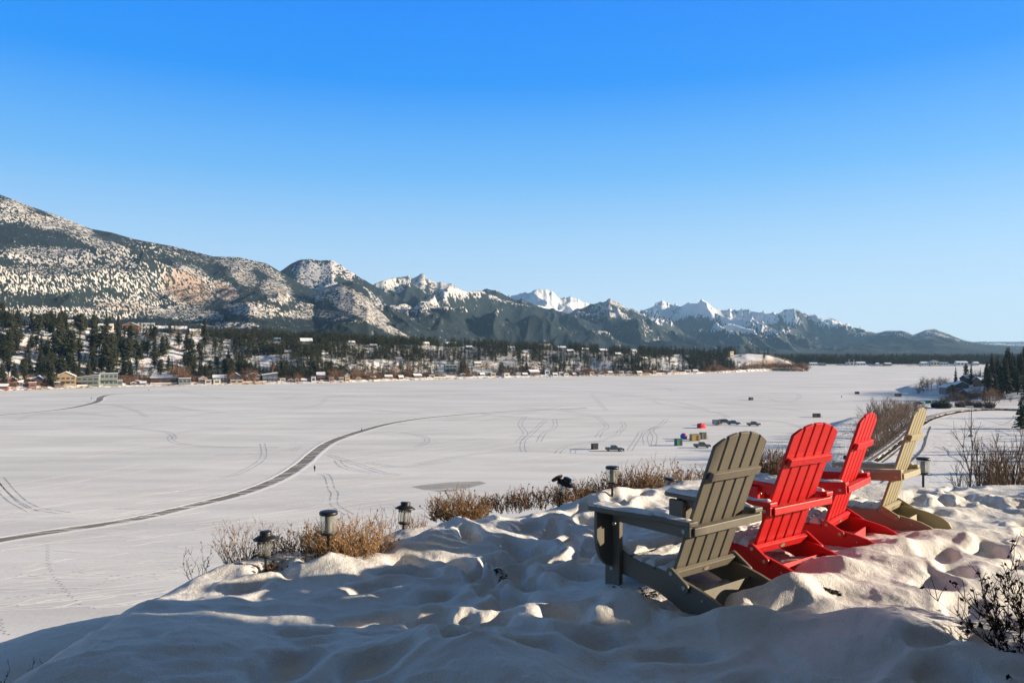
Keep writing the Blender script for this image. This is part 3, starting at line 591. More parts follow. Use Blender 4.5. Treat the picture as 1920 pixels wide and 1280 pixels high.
    for k in range(4): yy = .017-.0115*k; rg.add([c+n*.0034+u*(yy+a_)+w*b_2 for a_, b_2 in ((0, -.005), (0, .005), (-.003, .005), (-.003, -.005))], [(0, 1, 2, 3)]); rg.add([c+n*.0034+u*(yy+a_)+w*b_2 for a_, b_2 in ((0, .002), (0, .005), (-.008, .005), (-.008, .002))], [(0, 1, 2, 3)])
    rg.build('lettering', M_DARK, b_)
    return t
CL = ['weathered grey wooden adirondack chair, nearest one, at the left end of the row', 'bright red adirondack chair standing right beside the nearest grey chair', 'bright red adirondack chair between the other red one and the sand coloured chair', 'sand coloured adirondack chair at the far right end of the row']
chairs = [make_chair(0, M_GREY, CL[0]), make_chair(1, M_RED, CL[1]), make_chair(2, M_RED, CL[2]), make_chair(3, M_TAN, CL[3])]

# settled snow lying on arms and seats (one object per chair)
def snow_pad(mb, outline, z, th, seed, M, n=3.2, cover=.15, res=.008, zf=None):
    xs = [p[0] for p in outline]; ys = [p[1] for p in outline]
    gx = np.arange(min(xs), max(xs)+res, res); gy = np.arange(min(ys), max(ys)+res, res); GX, GY = np.meshgrid(gx, gy, indexing='ij')
    pts = outline+[outline[0]]; d = sdist(GX, GY, pts); area = sum(a[0]*b[1]-b[0]*a[1] for a, b in zip(pts[:-1], pts[1:]))
    d = d if area > 0 else -d
    hgt = (np.clip(d/.016, 0, 1)**.5)*th*(.8+.9*fbm(GX*9+seed, GY*9, 3, seed))
    hgt = hgt*sst(fbm(GX*7+seed*3, GY*12, 3, seed+5)+d*14, -.5+cover, -.1+cover)
    base = z if zf is None else zf(GX)
    Zt = base+hgt; ok = (d > 0) & (hgt > .0012)
    idx = -np.ones(GX.shape, int); k = 0; b0 = len(mb.v)
    Zt = np.where(ok, Zt, base-.003)
    P = np.stack([GX, GY, np.broadcast_to(Zt, GX.shape)], -1).reshape(-1, 3)
    okf = (ok[:-1, :-1] | ok[1:, :-1] | ok[1:, 1:] | ok[:-1, 1:]); F_ = grid_faces(len(gx), len(gy))[okf.ravel()]
    used = np.unique(F_); remap = {int(u): b0+j for j, u in enumerate(used)}
    for u in used: mb.v.append(tuple(M @ Vector(P[u])))
    for f in F_: mb.f.append([remap[int(q)] for q in f]); mb.sm.append(True)
SNL = ['thin settled snow on the arms and seat of the nearest grey chair', 'settled snow on the arms and seat of the nearer red chair', 'settled snow on the arms and seat of the farther red chair', 'thin snow dusting on the arms and seat of the sand coloured chair']
for i, t in enumerate(chairs):
    mb = MB(); I = Matrix.Identity(4); th = (.013, .018, .014, .007)[i]
    bpy.context.view_layer.update(); Mw = t.matrix_world.copy()
    for s in (-1, 1):
        o = [(-.33, s*.30), (-.25, s*.338), (-.12, s*.352), (0, s*.378), (.10, s*.408), (.20, s*.426), (.29, s*.43), (.318, s*.40), (.32, s*.29), (.29, s*.266), (.1, s*.264), (-.15, s*.266), (-.33, s*.27)]
        snow_pad(mb, o, .5322, th if s > 0 else th*1.8, i*7+2+s, Mw, cover=(-.05 if s < 0 else .12))
    for k, (xa, za, xb, zb) in enumerate(SLATS):
        zf = lambda X, xa=xa, xb=xb, za=za, zb=zb: zb+(za-zb)*(X-xb)/(xa-xb)+.0006
        snow_pad(mb, [(xb+.003, -.262), (xa-.004, -.262), (xa-.004, .262), (xb+.003, .262)], 0, (.022, .05, .03, .009)[i], 40+i*5+k, Mw, cover=(-.25, -.4, -.1, .15)[i], zf=zf)
    tag(mb.build('settled_snow', M_SNOWR), SNL[i], 'snow', kind='stuff')

# ------------------------------------------------------------------ path lights
M_BLK = mat('black_metal', (.012, .012, .013), rough=.45, spec=.5, var=.2, scale=20); M_LED = mat('pale_diffuser', (.22, .22, .20), rough=.5)
def glass_mat(name, c=(.75, .77, .75), mixf=.45):
    m = bpy.data.materials.new(name); m.use_nodes = True; n = m.node_tree.nodes; l = m.node_tree.links; n.clear()
    o = n.new('ShaderNodeOutputMaterial'); t = n.new('ShaderNodeBsdfTransparent'); t.inputs[0].default_value = (.9, .92, .9, 1); p = n.new('ShaderNodeBsdfPrincipled')
    p.inputs['Base Color'].default_value = (*c, 1); p.inputs['Roughness'].default_value = .12
    nz = n.new('ShaderNodeTexNoise'); nz.inputs['Scale'].default_value = 60; r = n.new('ShaderNodeMapRange'); l.new(nz.outputs[0], r.inputs[0]); r.inputs['To Min'].default_value = mixf-.2; r.inputs['To Max'].default_value = mixf+.2
    x = n.new('ShaderNodeMixShader'); l.new(r.outputs[0], x.inputs[0]); l.new(t.outputs[0], x.inputs[1]); l.new(p.outputs[0], x.inputs[2]); l.new(x.outputs[0], o.inputs[0]); return m
M_GLS = glass_mat('frosty_glass', (.5, .5, .47), .24)
def lantern(name, loc, label, tilt=0, broken=False, s=1.0):
    t = empty(name, loc, random.Random(loc[0]).uniform(0, 6), s); tag(t, label, 'path light', 'solar path lights along the terrace edge')
    if tilt: t.rotation_euler = (tilt, .1, .3)
    MB().lathe([(0, -.25), (.008, -.22), (.009, .0), (.009, .06)], 10).build('stake', M_BLK, t)
    MB().lathe([(0, .045), (.030, .05), (.046, .058), (.048, .066), (.044, .068)], 24).build('base', M_BLK, t)
    MB().lathe([(.036, .068), (.036, .175)], 24).build('glass_shade', M_GLS, t)
    MB().lathe([(0, .07), (.006, .07), (.007, .14), (0, .15)], 8).build('bulb', M_LED, t)
    fr = MB()
    for k in range(4):
        a = k*math.pi/2+.4; c, q = math.cos(a), math.sin(a); fr.tube([(.044*c, .044*q, .06), (.052*c, .052*q, .09), (.052*c, .052*q, .175)], .0028, 5)
    fr.build('frame', M_BLK, t)
    lt = MB()
    for k in range(16):
        for sg in (-1, 1):
            a0 = k*math.pi/8; a1 = a0+sg*math.pi/8
            lt.tube([(.049*math.cos(a0), .049*math.sin(a0), .148), (.049*math.cos((a0+a1)/2), .049*math.sin((a0+a1)/2), .161), (.049*math.cos(a1), .049*math.sin(a1), .174)], .0022, 4, False)
    lt.build('lattice', M_BLK, t)
    cap = MB().lathe([(.045, .176), (.080, .172), (.082, .176), (.060, .190), (.040, .199), (.038, .208), (.040, .222), (.036, .226), (0, .227)], 28)
    c = cap.build('cap', M_BLK, t)
    if broken: c.rotation_euler = (.18, .12, 0); c2 = MB().lathe([(0, -.01), (.055, -.005), (.058, .005), (0, .01)], 24).build('lid', M_BLK, t); c2.rotation_euler = (-.7, -.5, 0); c2.location = (-.06, .0, .205)
    return t
def canlight(loc, label, s=1.0, cone=False, stake=.13, tilt=0):
    t = empty('path_light', loc, 0, s); tag(t, label, 'path light', 'solar path lights along the terrace edge'); t.rotation_euler = (0, tilt, 0)
    MB().lathe([(0, -.25), (.010, -.22), (.011, stake-.01), (.013, stake)], 12).build('stake', M_BLK, t)
    r0 = .045 if cone else .056
    MB().lathe([(0, stake), (r0, stake+.003), (r0+.001, stake+.014), (r0-.002, stake+.016)], 28).build('base', M_BLK, t)
    MB().lathe([(r0-.002, stake+.014), (.057, stake+.135)], 28).build('glass_shade', M_GLS, t)
    MB().lathe([(.024, stake+.016), (.024, stake+.12), (0, stake+.122)], 16).build('diffuser', M_LED, t)
    MB().lathe([(0, stake+.133), (.059, stake+.134), (.062, stake+.138), (.062, stake+.152), (.056, stake+.157), (0, stake+.158)], 32).build('cap', M_BLK, t)
    return t
def fg_at(px, py):
    """first point of the snow terrace along the line of sight of a pixel"""
    D = np.linspace(3, 9, 1200); x = (px-HX)/F*D; z = fgz(x, D); ray = CZ+(HY-py)/F*D; k = np.argmax(z >= ray) if (z >= ray).any() else len(D)-1
    return x[k], D[k], z[k]
def gp(px, D, dz=0): x = (px-HX)/F*D; return (x, D, gz(x, D)+dz)
lantern('lantern', at(498, 1059, 5.05), 'black lantern path light with lattice band, leftmost on the terrace edge')
canlight(at(616, 1033, 5.15), 'round glass path light with flat black cap beside the golden shrub', 1.0, False, .115)
lantern('lantern', at(756, 995, 6.0), 'black lantern path light behind a snow mound, right of the golden shrubs', tilt=-.08)
lantern('lantern', at(1050, 937, 7.0), 'broken tilted lantern path light with its cap knocked off', tilt=.15, broken=True)
canlight(at(1148, 932, 6.9), 'cone shaped glass path light with black cap in the long dry hedge', 1.0, True, .125)
canlight((1.55, 7.55, gz(1.55, 7.55)-.06), 'low dark path light capped with snow near the grey chair', 1.0, False, .0, .2)
canlight(at(1731, 909, 8.3), 'round glass path light on a bare stake right of the sand coloured chair', 1.17, False, .10)

# ------------------------------------------------------------------ twiggy plants
M_DRY = rndmat('dry_golden_twigs', (.13, .07, .032), (.42, .265, .135)); M_DRYD = rndmat('dry_brown_twigs', (.07, .04, .025), (.22, .13, .07)); M_BARK = rndmat('bare_bark', (.09, .065, .05), (.20, .15, .11)); M_BLKT = rndmat('dark_twigs', (.008, .007, .006), (.03, .022, .018))
M_RUST = rndmat('rusty_bare_twigs', (.14, .075, .045), (.30, .18, .11))
def twigs(rnd, n, r, h, lean=.6, curl=.35, thick=.0035, side=5, leaf=0, flat=1.0):
    mb = MB()
    for i in range(n):
        a = rnd.uniform(0, 6.283); rr_ = r*math.sqrt(rnd.random()); p = Vector((rr_*math.cos(a), rr_*math.sin(a)*flat, -.03))
        out_ = Vector((math.cos(a), math.sin(a)*flat, 0))*(rr_/r)*lean+Vector((rnd.uniform(-.3, .3), rnd.uniform(-.3, .3), 0)); d = (out_+Vector((0, 0, 1))).normalized()
        Ln = h*rnd.uniform(.55, 1.15)*(1-.35*rr_/r); st = 6; pts = [p.copy()]
        for k in range(st):
            d = (d+Vector((rnd.uniform(-curl, curl), rnd.uniform(-curl, curl), rnd.uniform(-curl*.5, curl)))).normalized(); p = p+d*Ln/st; pts.append(p.copy())
        mb.tube(pts, [thick*(1-.75*k/st) for k in range(st+1)], 3, False)
        for k in range(side):
            j = rnd.randint(1, st); q = pts[j]; d2 = (d+Vector((rnd.uniform(-1, 1), rnd.uniform(-1, 1), rnd.uniform(-.2, .9)))).normalized(); l2 = Ln*rnd.uniform(.06, .28)
            m_ = q+d2*l2*.5+Vector((rnd.uniform(-.1, .1), rnd.uniform(-.1, .1), .05))*l2
            mb.tube([q, m_, q+d2*l2+Vector((0, 0, l2*.2))], [thick*.7, thick*.55, thick*.3], 3, False)
            if leaf and rnd.random() < leaf:
                c = q+d2*l2; w = thick*rnd.uniform(2.2, 5); u = Vector((rnd.uniform(-1, 1), rnd.uniform(-1, 1), rnd.uniform(-1, 1))).normalized()*w; v = u.cross(d2).normalized()*w*.7
                mb.add([c-u, c+v, c+u, c-v], [(0, 1, 2, 3)])
    return mb
def shrub(name, loc, label, seed, n, r, h, m, cat='shrub', group=None, **k):
    o = twigs(random.Random(seed), n, r, h, **k).build(name, m); o.location = loc
    return tag(o, label, cat, group)
G1 = 'dry shrubs along the terrace edge'
def shp(px, py, D): return at(px, py, D)
shrub('dry_shrub', shp(462, 1052, 5.35), 'tall sparse straw coloured weed stems behind the leftmost lantern', 1, 60, .14, .36, M_DRY, 'dry plant', G1, lean=.5, side=9, thick=.0019, leaf=.5)
shrub('dry_shrub', shp(500, 1062, 5.25), 'low dark brown twigs tangled around the foot of the leftmost lantern', 2, 190, .22, .14, M_DRYD, 'shrub', G1, lean=1.0, side=7, thick=.0028, leaf=.5)
shrub('dry_shrub', shp(378, 1072, 5.2), 'single thin dead stems at the far left end of the terrace edge', 3, 9, .10, .26, M_DRYD, 'dry plant', G1, lean=.6, side=7, thick=.002, leaf=.4)
shrub('dry_shrub', shp(590, 1038, 5.45), 'bushy brown shrub left of the round path light', 4, 210, .32, .25, M_DRYD, 'shrub', G1, lean=1.0, side=7, curl=.5, thick=.0026, leaf=.3)
shrub('dry_shrub', shp(655, 1033, 5.4), 'golden brown bushy shrub right behind the round path light', 5, 270, .24, .30, M_DRY, 'shrub', G1, lean=.9, side=7, curl=.5, thick=.0027, leaf=.3)
shrub('dry_shrub', shp(728, 985, 6.2), 'thin upright twigs left of the second lantern', 6, 24, .15, .2, M_DRYD, 'dry plant', G1, side=5, thick=.0022)
shrub('dry_shrub', shp(778, 988, 6.1), 'small clump of rusty twigs beside the second lantern', 7, 60, .10, .13, M_DRY, 'dry plant', G1, side=5, thick=.0026)
shrub('dry_shrub', shp(862, 968, 6.7), 'round golden shrub standing alone between two snow mounds', 8, 290, .23, .26, M_DRY, 'shrub', G1, lean=.8, side=7, curl=.45, thick=.003, leaf=.3)
for k, (px, py, n, r, h, m, lb) in enumerate(((945, 948, 260, .26, .16, M_DRYD, 'low dark shrub just right of the round golden shrub'), (1005, 940, 260, .28, .19, M_DRYD, 'low brown shrub left of the broken lantern'), (1085, 938, 330, .25, .25, M_DRY, 'brown shrub between the broken lantern and the cone shaped light'),
      (1135, 935, 300, .25, .28, M_DRYD, 'shrub wrapped round the cone shaped path light'), (1190, 930, 430, .28, .36, M_DRY, 'tallest golden shrub, just right of the cone shaped path light'), (1250, 925, 330, .27, .36, M_DRY, 'golden shrub behind the low snow capped light'),
      (1305, 920, 330, .26, .28, M_DRY, 'rusty shrub close to the back of the grey chair'), (1350, 918, 240, .24, .22, M_DRYD, 'low shrub mostly behind the grey chair'))):
    shrub('dry_shrub', shp(px, py, 7.7+.1*k), lb, 20+k, int(n*.6), r, h, m, 'shrub', G1, lean=.8, side=6, curl=.45, thick=.0033, leaf=.3)
shrub('dry_shrub', at(1443, 905, 13), 'round dry bush below the terrace, between the grey and red chairs', 31, 500, .42, .62, M_DRYD, 'bush', None, lean=.9, side=6, thick=.006, leaf=.3)
shrub('dry_shrub', at(1562, 905, 16), 'small dark bush below the terrace, just left of the farther red chair back', 32, 200, .3, .55, M_DRYD, 'bush', None, lean=.7, side=6, thick=.006, leaf=.3)
shrub('dark_shrub', (2.62, 3.62, CZ-1.50), 'leafless black twigged shrub in the snow at the lower right', 33, 75, .26, .52, M_BLKT, 'shrub', None, lean=1.25, side=14, thick=.0038, leaf=.75, curl=.22)
shrub('dark_shrub', (2.18, 3.18, CZ-1.50), 'tiny dark twig poking from snow at the bottom right corner', 34, 4, .03, .20, M_BLKT, 'dry plant', None, lean=.4, side=8, thick=.0028, leaf=.6)
shrub('dark_shrub', at(15, 1272, 4.1), 'few bent bare stems poking through snow at the bottom left corner', 35, 7, .12, .2, M_BLKT, 'dry plant', None, lean=.8, side=3, thick=.003)
shrub('dark_shrub', at(75, 1268, 4.0), 'thin dark stalks in the shaded hollow near the bottom left', 36, 5, .07, .12, M_BLKT, 'dry plant', None, lean=.6, side=3, thick=.002)
# exposed soil and litter in the snow
M_SOIL = mat('dark_leaf_litter', (.018, .014, .010), rough=.95, var=.6, scale=60, bump=.01, bscale=80)
def litter(px, py, w, h_, label, seed):
    x, y, z = fg_at(px, py); rnd = random.Random(seed); mb = MB()
    for k in range(70):
        a = rnd.uniform(0, 6.28); r = rnd.random()**.6; px_, py_ = x+w*r*math.cos(a), y+h_*r*math.sin(a); zz = gz(px_, py_)+rnd.uniform(.0, .004); s = rnd.uniform(.005, .012)
        M = Matrix.Translation((px_, py_, zz)) @ Matrix.Rotation(rnd.uniform(0, 6), 4, 'Z') @ Matrix.Rotation(rnd.uniform(-.6, .6), 4, 'X')
        mb.add([(-s, -s*.5, 0), (s, -s*.6, .002), (s*1.1, s*.5, 0), (-s*.8, s*.6, .003), (0, 0, s*.5)], [(0, 1, 4), (1, 2, 4), (2, 3, 4), (3, 0, 4)], M)
    tag(mb.build('leaf_litter', M_SOIL), label, 'leaf litter', kind='stuff')
litter(930, 1070, .09, .035, 'dark leaf litter showing in a melted hole in the snow', 1); litter(1215, 1112, .20, .07, 'dark bare soil under the seat of the grey chair', 2); litter(1562, 1111, .05, .015, 'small patch of dark litter in the snow right of the red chairs', 3)
# white rod in the slope
rd = empty('snow_marker', at(1585, 860, 40)); tag(rd, 'thin white marker rod on a dark foot below the red chairs', 'marker rod')
MB().tube([(0, 0, 0), (0, 0, .95)], .018, 6).build('rod', mat('white_paint', (.75, .75, .75)), rd); MB().lathe([(.0, .0), (.10, .0), (.12, .08), (.08, .18), (0, .2)], 10).build('foot', M_BLK, rd)
MB().tube([(0, 0, -14), (0, 0, 0.02)], .04, 6).build('post', M_BLK, rd)

# ------------------------------------------------------------------ the house the picture was taken from (its shade falls on the terrace)
M_SIDING = mat('cedar_siding', (.30, .21, .14), var=.2, scale=2, stretch=(1, 1, 14), bump=.01, bscale=3); M_WIN = mat('window_glass', (.03, .045, .055), rough=.06, spec=.8, var=.3, scale=.4); M_WHT = mat('white_trim', (.72, .72, .70), var=.05)
M_RSNOW = mat('roof_snow', (.84, .84, .85), rough=.7, var=.03, bump=.05, bscale=1.5); M_RDARK = mat('dark_roof', (.05, .05, .055), rough=.8)
hs = empty('house', (5.0, -9.12, CZ-1.5)); tag(hs, 'timber clad house beside the terrace', 'house')
MB().box((0, 0, -1), (12, 12.75, 4.6)).build('wall', M_SIDING, hs)
rf = MB().prism([(-.7, 4.4), (6, 7.6), (12.7, 4.4), (12.7, 4.65), (6, 7.9), (-.7, 4.65)], -.6, 13.15).build('roof', M_RDARK, hs); MB().prism([(-.6, 4.72), (6, 7.96), (12.6, 4.72), (12.6, 5.0), (6, 8.25), (-.6, 5.0)], -.5, 13.05).build('snow', M_RSNOW, rf)
MB().box((-13.5, -5, -1), (-.003, 5.6, 5.2)).build('added_wing_wall', M_SIDING, hs); rf2 = MB().box((-14.1, -5.5, 5.203), (-.6, 6.3, 5.5)).build('added_wing_roof', M_RDARK, hs); MB().box((-14, -5.4, 5.503), (-.75, 6.2, 5.85)).build('snow', M_RSNOW, rf2)  # unseen wing behind the camera, added to block sky light from the foreground
for xx in (-12, -9, -6, -3): MB().box((xx, 5.58, .3), (xx+1.9, 5.65, 2.5)).build('window', M_WIN, hs)
for yy in (1.5, 8.5): w_ = MB().box((-.03, yy, .9), (.03, yy+1.8, 2.4)).build('window', M_WIN, hs); MB().box((-.05, yy-.08, .8), (.02, yy+1.88, .9)).build('sill', M_WHT, w_)

# ------------------------------------------------------------------ conifers
M_CROWN = rndmat('conifer_needles', (.014, .021, .011), (.050, .052, .025)); M_CROWNS = rndmat('conifer_needles_bluish', (.018, .026, .016), (.05, .06, .035)); M_TRUNK = rndmat('conifer_bark', (.06, .04, .03), (.13, .09, .065))  # second needle tone is slightly paler and bluer
def conifer_geo(seed, kind='fir', nb=90, seg=3):
    """unit tree, height 1; returns crown (V, F) triangles list as numpy"""
    r = random.Random(seed); V = []; Fc = []
    if kind == 'fir': w, lo = r.uniform(.15, .2), r.uniform(.04, .12)
    elif kind == 'pine': w, lo = r.uniform(.15, .2), r.uniform(.08, .2)
    else: w, lo = r.uniform(.10, .13), r.uniform(.03, .08)
    for i in range(nb):
        t = (i+r.random())/nb; t = t**.85; zc = lo+(1-lo)*t; a = i*2.399+r.uniform(-.5, .5)
        if kind == 'pine': rad = w*(math.sin(math.pi*min(1, .12+.9*(1-t)))**.7)*r.uniform(.45, 1.15)
        else: rad = w*((1-t)**.8+.03)*r.uniform(.6, 1.15)
        droop = r.uniform(.05, .35) if kind != 'pine' else r.uniform(-.25, .15); c, s = math.cos(a), math.sin(a); wd = rad*r.uniform(.28, .5)+.006; hh = rad*r.uniform(.1, .25)+.006
        for k in range(seg):
            f0, f1 = k/seg, (k+1)/seg; q = r.uniform(-.3, .3); b = len(V)
            def P(f, o, dz): x = rad*f; y = o; return (c*x-s*y, s*x+c*y, zc-droop*rad*f+dz)
            ww = wd*(1-abs(f0-.35)); V += [P(f0*.9, -ww*.3, hh*.4), P((f0+f1)/2+.1, -ww, -hh*r.uniform(.2, 1.2)), P(f1+.08, q*ww, -hh*.3), P((f0+f1)/2+.1, ww, -hh*r.uniform(.2, 1.2)), P((f0+f1)/2, 0, hh*r.uniform(.5, 1.2))]
            Fc += [(b, b+1, b+4), (b+1, b+2, b+4), (b+2, b+3, b+4), (b+3, b, b+4)]
    b = len(V); V += [(-.012, 0, .93), (.012, 0, .93), (0, .012, .93), (0, 0, 1.02)]; Fc += [(b, b+1, b+3), (b+1, b+2, b+3), (b+2, b, b+3)]
    return np.array(V), np.array(Fc)
KINDS = ['fir', 'fir', 'spire', 'pine', 'fir', 'fir', 'spire', 'pine']
GEO = [conifer_geo(100+i, k, 95, 3) for i, k in enumerate(KINDS)]; GEOLO = [conifer_geo(200+i, k, 30, 2) for i, k in enumerate(KINDS)]
CRM = [np_mesh('crown', v, f) for v, f in GEO]
TKM = []
for i in range(8):
    mb = MB().tube([(0, 0, -.06), (0, 0, .4), (0.004, 0, .96)], [.016, .011, .002], 6); me = bpy.data.meshes.new('trunk'); me.from_pydata(mb.v, [], mb.f); TKM.append(me)
for me in CRM: me.materials.append(M_CROWN)
for me in TKM: me.materials.append(M_TRUNK)
PROTO = []
def conifer(i, loc, h, w, rz_, label, group):
    if i not in [p[0] for p in PROTO]:
        t = empty('conifer_tree', loc, rz_, (w, w, h)); link_mesh('trunk', TKM[i], None, t); link_mesh('crown', CRM[i], None, t); PROTO.append((i, t))
    else:
        src = [p[1] for p in PROTO if p[0] == i][0]; t = src.copy(); COL.objects.link(t); t.location = loc; t.rotation_euler = (0, 0, rz_); t.scale = (w, w, h)
        for ch in list(src.children): c = ch.copy(); COL.objects.link(c); c.parent = t
    return tag(t, label, 'tree', group)
ORD = 'first second third fourth fifth sixth seventh eighth ninth tenth eleventh twelfth thirteenth fourteenth fifteenth sixteenth seventeenth eighteenth nineteenth twentieth'.split()
def ordw(n):
    if n < 20: return ORD[n]
    T = {2: 'twenty', 3: 'thirty', 4: 'forty', 5: 'fifty', 6: 'sixty', 7: 'seventy'}; T0 = {2: 'twentieth', 3: 'thirtieth', 4: 'fortieth', 5: 'fiftieth', 6: 'sixtieth', 7: 'seventieth'}
    n += 1; return T0[n//10] if n % 10 == 0 else T[n//10]+'-'+ORD[n % 10-1]
# open snow places (picture of the slope as seen), where few trees stand
OPEN = [(185, 640, 55, 13, .75), (60, 655, 50, 22, .45), (25, 690, 30, 22, .5), (290, 622, 40, 9, .9), (320, 650, 40, 14, .6), (270, 655, 40, 18, .6), (290, 690, 60, 24, .85), (230, 615, 30, 8, .5), (340, 670, 40, 20, .75), (385, 680, 18, 22, .6), (497, 685, 38, 24, .97), (455, 668, 16, 18, .8), (560, 680, 22, 16, .5), (575, 655, 12, 12, .8), (640, 690, 26, 14, .6), (690, 660, 22, 16, .6),
  (700, 688, 26, 18, .75), (745, 665, 16, 20, .5), (778, 700, 28, 14, .6), (740, 706, 60, 10, .6), (832, 656, 13, 12, .8), (830, 692, 45, 18, .8), (905, 694, 38, 18, .85), (952, 682, 26, 18, .85), (990, 670, 12, 12, .7), (1015, 684, 32, 12, .7), (1080, 688, 30, 14, .6), (1130, 682, 32, 20, .75), (1150, 690, 40, 18, .5), (1180, 668, 14, 16, .5),
  (1255, 684, 52, 17, .85), (1400, 676, 48, 17, .92), (1450, 684, 50, 14, .8), (1480, 690, 40, 10, .8)]
rt = random.Random(77); TREES = []
def open_at(px, py):
    o = 0
    for cx, cy, rx, ry, a in OPEN:
        d = math.hypot((px-cx)/rx, (py-cy)/ry)
        if d < .78: o = max(o, a)
    return o
HOUSEPX = []
def try_tree(px, s, hh, dens):
    x, y, z = lg(px, s); py = HY-(z-CZ)/y*F
    n = float(fbm(np.array([x*.012]), np.array([y*.01]), 3, 141)[0])
    k = dens*(1-open_at(px, py))*(1 if n > -.12 else .5)
    if px < 240: k *= .55
    if rt.random() > k: return
    for (a, b, c, d_) in HOUSEPX:
        if a-3 < px < c+3 and y < d_+4 and (HY-(z+hh-CZ)/y*F) < b+1 and py > b-14 and rt.random() < .9: return
    TREES.append((px, x, y, z, hh*rt.uniform(.65, 1.15), py))
HSPEC = []
# ------------------------------------------------------------------ houses
WALLC = {'redbrown': (.30, .07, .03), 'white': (.62, .61, .58), 'tan': (.48, .34, .19), 'orange': (.40, .20, .10), 'grey': (.20, .20, .19), 'dark': (.055, .05, .05), 'navy': (.03, .05, .10), 'green': (.20, .23, .195), 'brown': (.17, .10, .065), 'yellow': (.38, .25, .12), 'red': (.40, .03, .025), 'cream': (.60, .52, .38), 'stone': (.34, .29, .22)}
MW = {k: mat('wall_'+k, v, var=.1, scale=.8, stretch=(1, 1, 6), bump=.02, bscale=1) for k, v in WALLC.items()}
M_PANE = mat('house_window_glass', (.05, .08, .10), rough=.08, spec=.8, var=.4, scale=.3); M_DECK = mat('deck_timber', (.30, .20, .12), var=.2, scale=2)
hr = random.Random(9)
def house(loc, rz_, w, d, h, roof, wall, label, cat='house', name='house', wins=3, floors=1, deck=False, chim=False, group=None, rh=None, snow=True, roofm=None):
    t = empty(name, loc, rz_); tag(t, label, cat, group); m = MW[wall]; hw = w/2; e = .45; rh = rh if rh is not None else w*.28; s = MB()
    rm_ = roofm or M_RDARK
    if roof == 'gable':          # gable end faces the lake
        MB().prism([(-hw, -3), (hw, -3), (hw, h), (0, h+rh), (-hw, h)], 0, d).build('wall', m, t)
        r_ = MB().prism([(-hw-e, h-e*.55), (0, h+rh), (hw+e, h-e*.55), (hw+e, h-e*.55+.25), (0, h+rh+.3), (-hw-e, h-e*.55+.25)], -.6, d+.5).build('roof', rm_, t)
        if snow: MB().prism([(-hw-e+.15, h-e*.55+.3), (0, h+rh+.34), (hw+e-.15, h-e*.55+.3), (hw+e-.15, h-e*.55+.62), (0, h+rh+.68), (-hw-e+.15, h-e*.55+.62)], -.5, d+.4).build('snow', M_RSNOW, r_)
    elif roof == 'side':         # ridge runs along the shore
        MB().prism([(0, -3), (d, -3), (d, h), (d/2, h+rh), (0, h)], -hw, hw, 'x').build('wall', m, t)
        r_ = MB().prism([(-e, h-e*.5), (d/2, h+rh), (d+e, h-e*.5), (d+e, h-e*.5+.25), (d/2, h+rh+.3), (-e, h-e*.5+.25)], -hw-e, hw+e, 'x').build('roof', rm_, t)
        if snow: MB().prism([(-e+.1, h-e*.5+.3), (d/2, h+rh+.34), (d+e-.1, h-e*.5+.3), (d+e-.1, h-e*.5+.65), (d/2, h+rh+.7), (-e+.1, h-e*.5+.65)], -hw-e+.1, hw+e-.1, 'x').build('snow', M_RSNOW, r_)
    elif roof == 'shed':
        MB().prism([(-hw, -3), (hw, -3), (hw, h+rh), (-hw, h)], 0, d).build('wall', m, t)
        r_ = MB().prism([(-hw-e, h-.1), (hw+e, h+rh+.1), (hw+e, h+rh+.35), (-hw-e, h+.15)], -.7, d+.4).build('roof', rm_, t)
        if snow: MB().prism([(-hw-e+.2, h+.2), (hw+e-.2, h+rh+.38), (hw+e-.2, h+rh+.7), (-hw-e+.2, h+.5)], -.5, d+.2).build('snow', M_RSNOW, r_)
    else:
        MB().box((-hw, 0, -3), (hw, d, h)).build('wall', m, t)
        r_ = MB().box((-hw-e, -.6, h+.003), (hw+e, d+.3, h+.3)).build('roof', rm_, t)
        if snow: MB().box((-hw-e+.2, -.4, h+.303), (hw+e-.2, d+.1, h+.65)).build('snow', M_RSNOW, r_)
    for f in range(floors):
        fh = h/floors; z0 = fh*f+fh*.3; z1 = fh*f+fh*.82
        for k in range(wins):
            c = -hw+w*(k+.5)/wins; ww = w/wins*.34
            wo = MB().box((c-ww, -.05, z0), (c+ww, .04, z1)).build('window', M_PANE, t)
            if floors*wins <= 8: MB().box((c-ww-.1, -.09, z0-.14), (c+ww+.1, .03, z0-.004)).build('sill', M_WHT, wo)
    if deck:
        dz = h*.48 if floors > 1 else .4; dk = MB().box((-hw*.95, -2.6, dz-.2), (hw*.95, -.055, dz)); dk.build('deck', M_DECK, t)
        rl = MB().box((-hw*.95, -2.6, dz+.9), (hw*.95, -2.5, dz+1.0)); 
        for k in range(9): x = -hw*.95+k*(hw*1.9-.1)/8; rl.box((x, -2.59, dz+.003 if k % 4 else -2.5), (x+.1, -2.51, dz+.897))
        rl.build('railing', M_DECK, t)
    if chim: MB().box((hw*.3, d*.45, h-.2), (hw*.3+.8, d*.45+.8, h+rh+1.1)).build('chimney', MW['stone'], r_)
    return t
def place(px0, px1, pt, pb, roof, wall, label, **k):
    """stand a house on the hillside so that it covers this span of the slope"""
    pc = (px0+px1)/2; (x, y, z), s = lg_py(pc, pb); w = (px1-px0)/F*y; H = (pb-pt)/F*y
    rf_ = .32 if roof in ('gable', 'side') else (.2 if roof == 'shed' else 0); h = max(1.8, H*(1-rf_)-.4); rh = H*rf_
    HOUSEPX.append((px0, pt, px1, y)); house((x, y, z), hr.uniform(.25, .65), w, max(4, w*.7), h, roof, wall, label, rh=rh, **k)
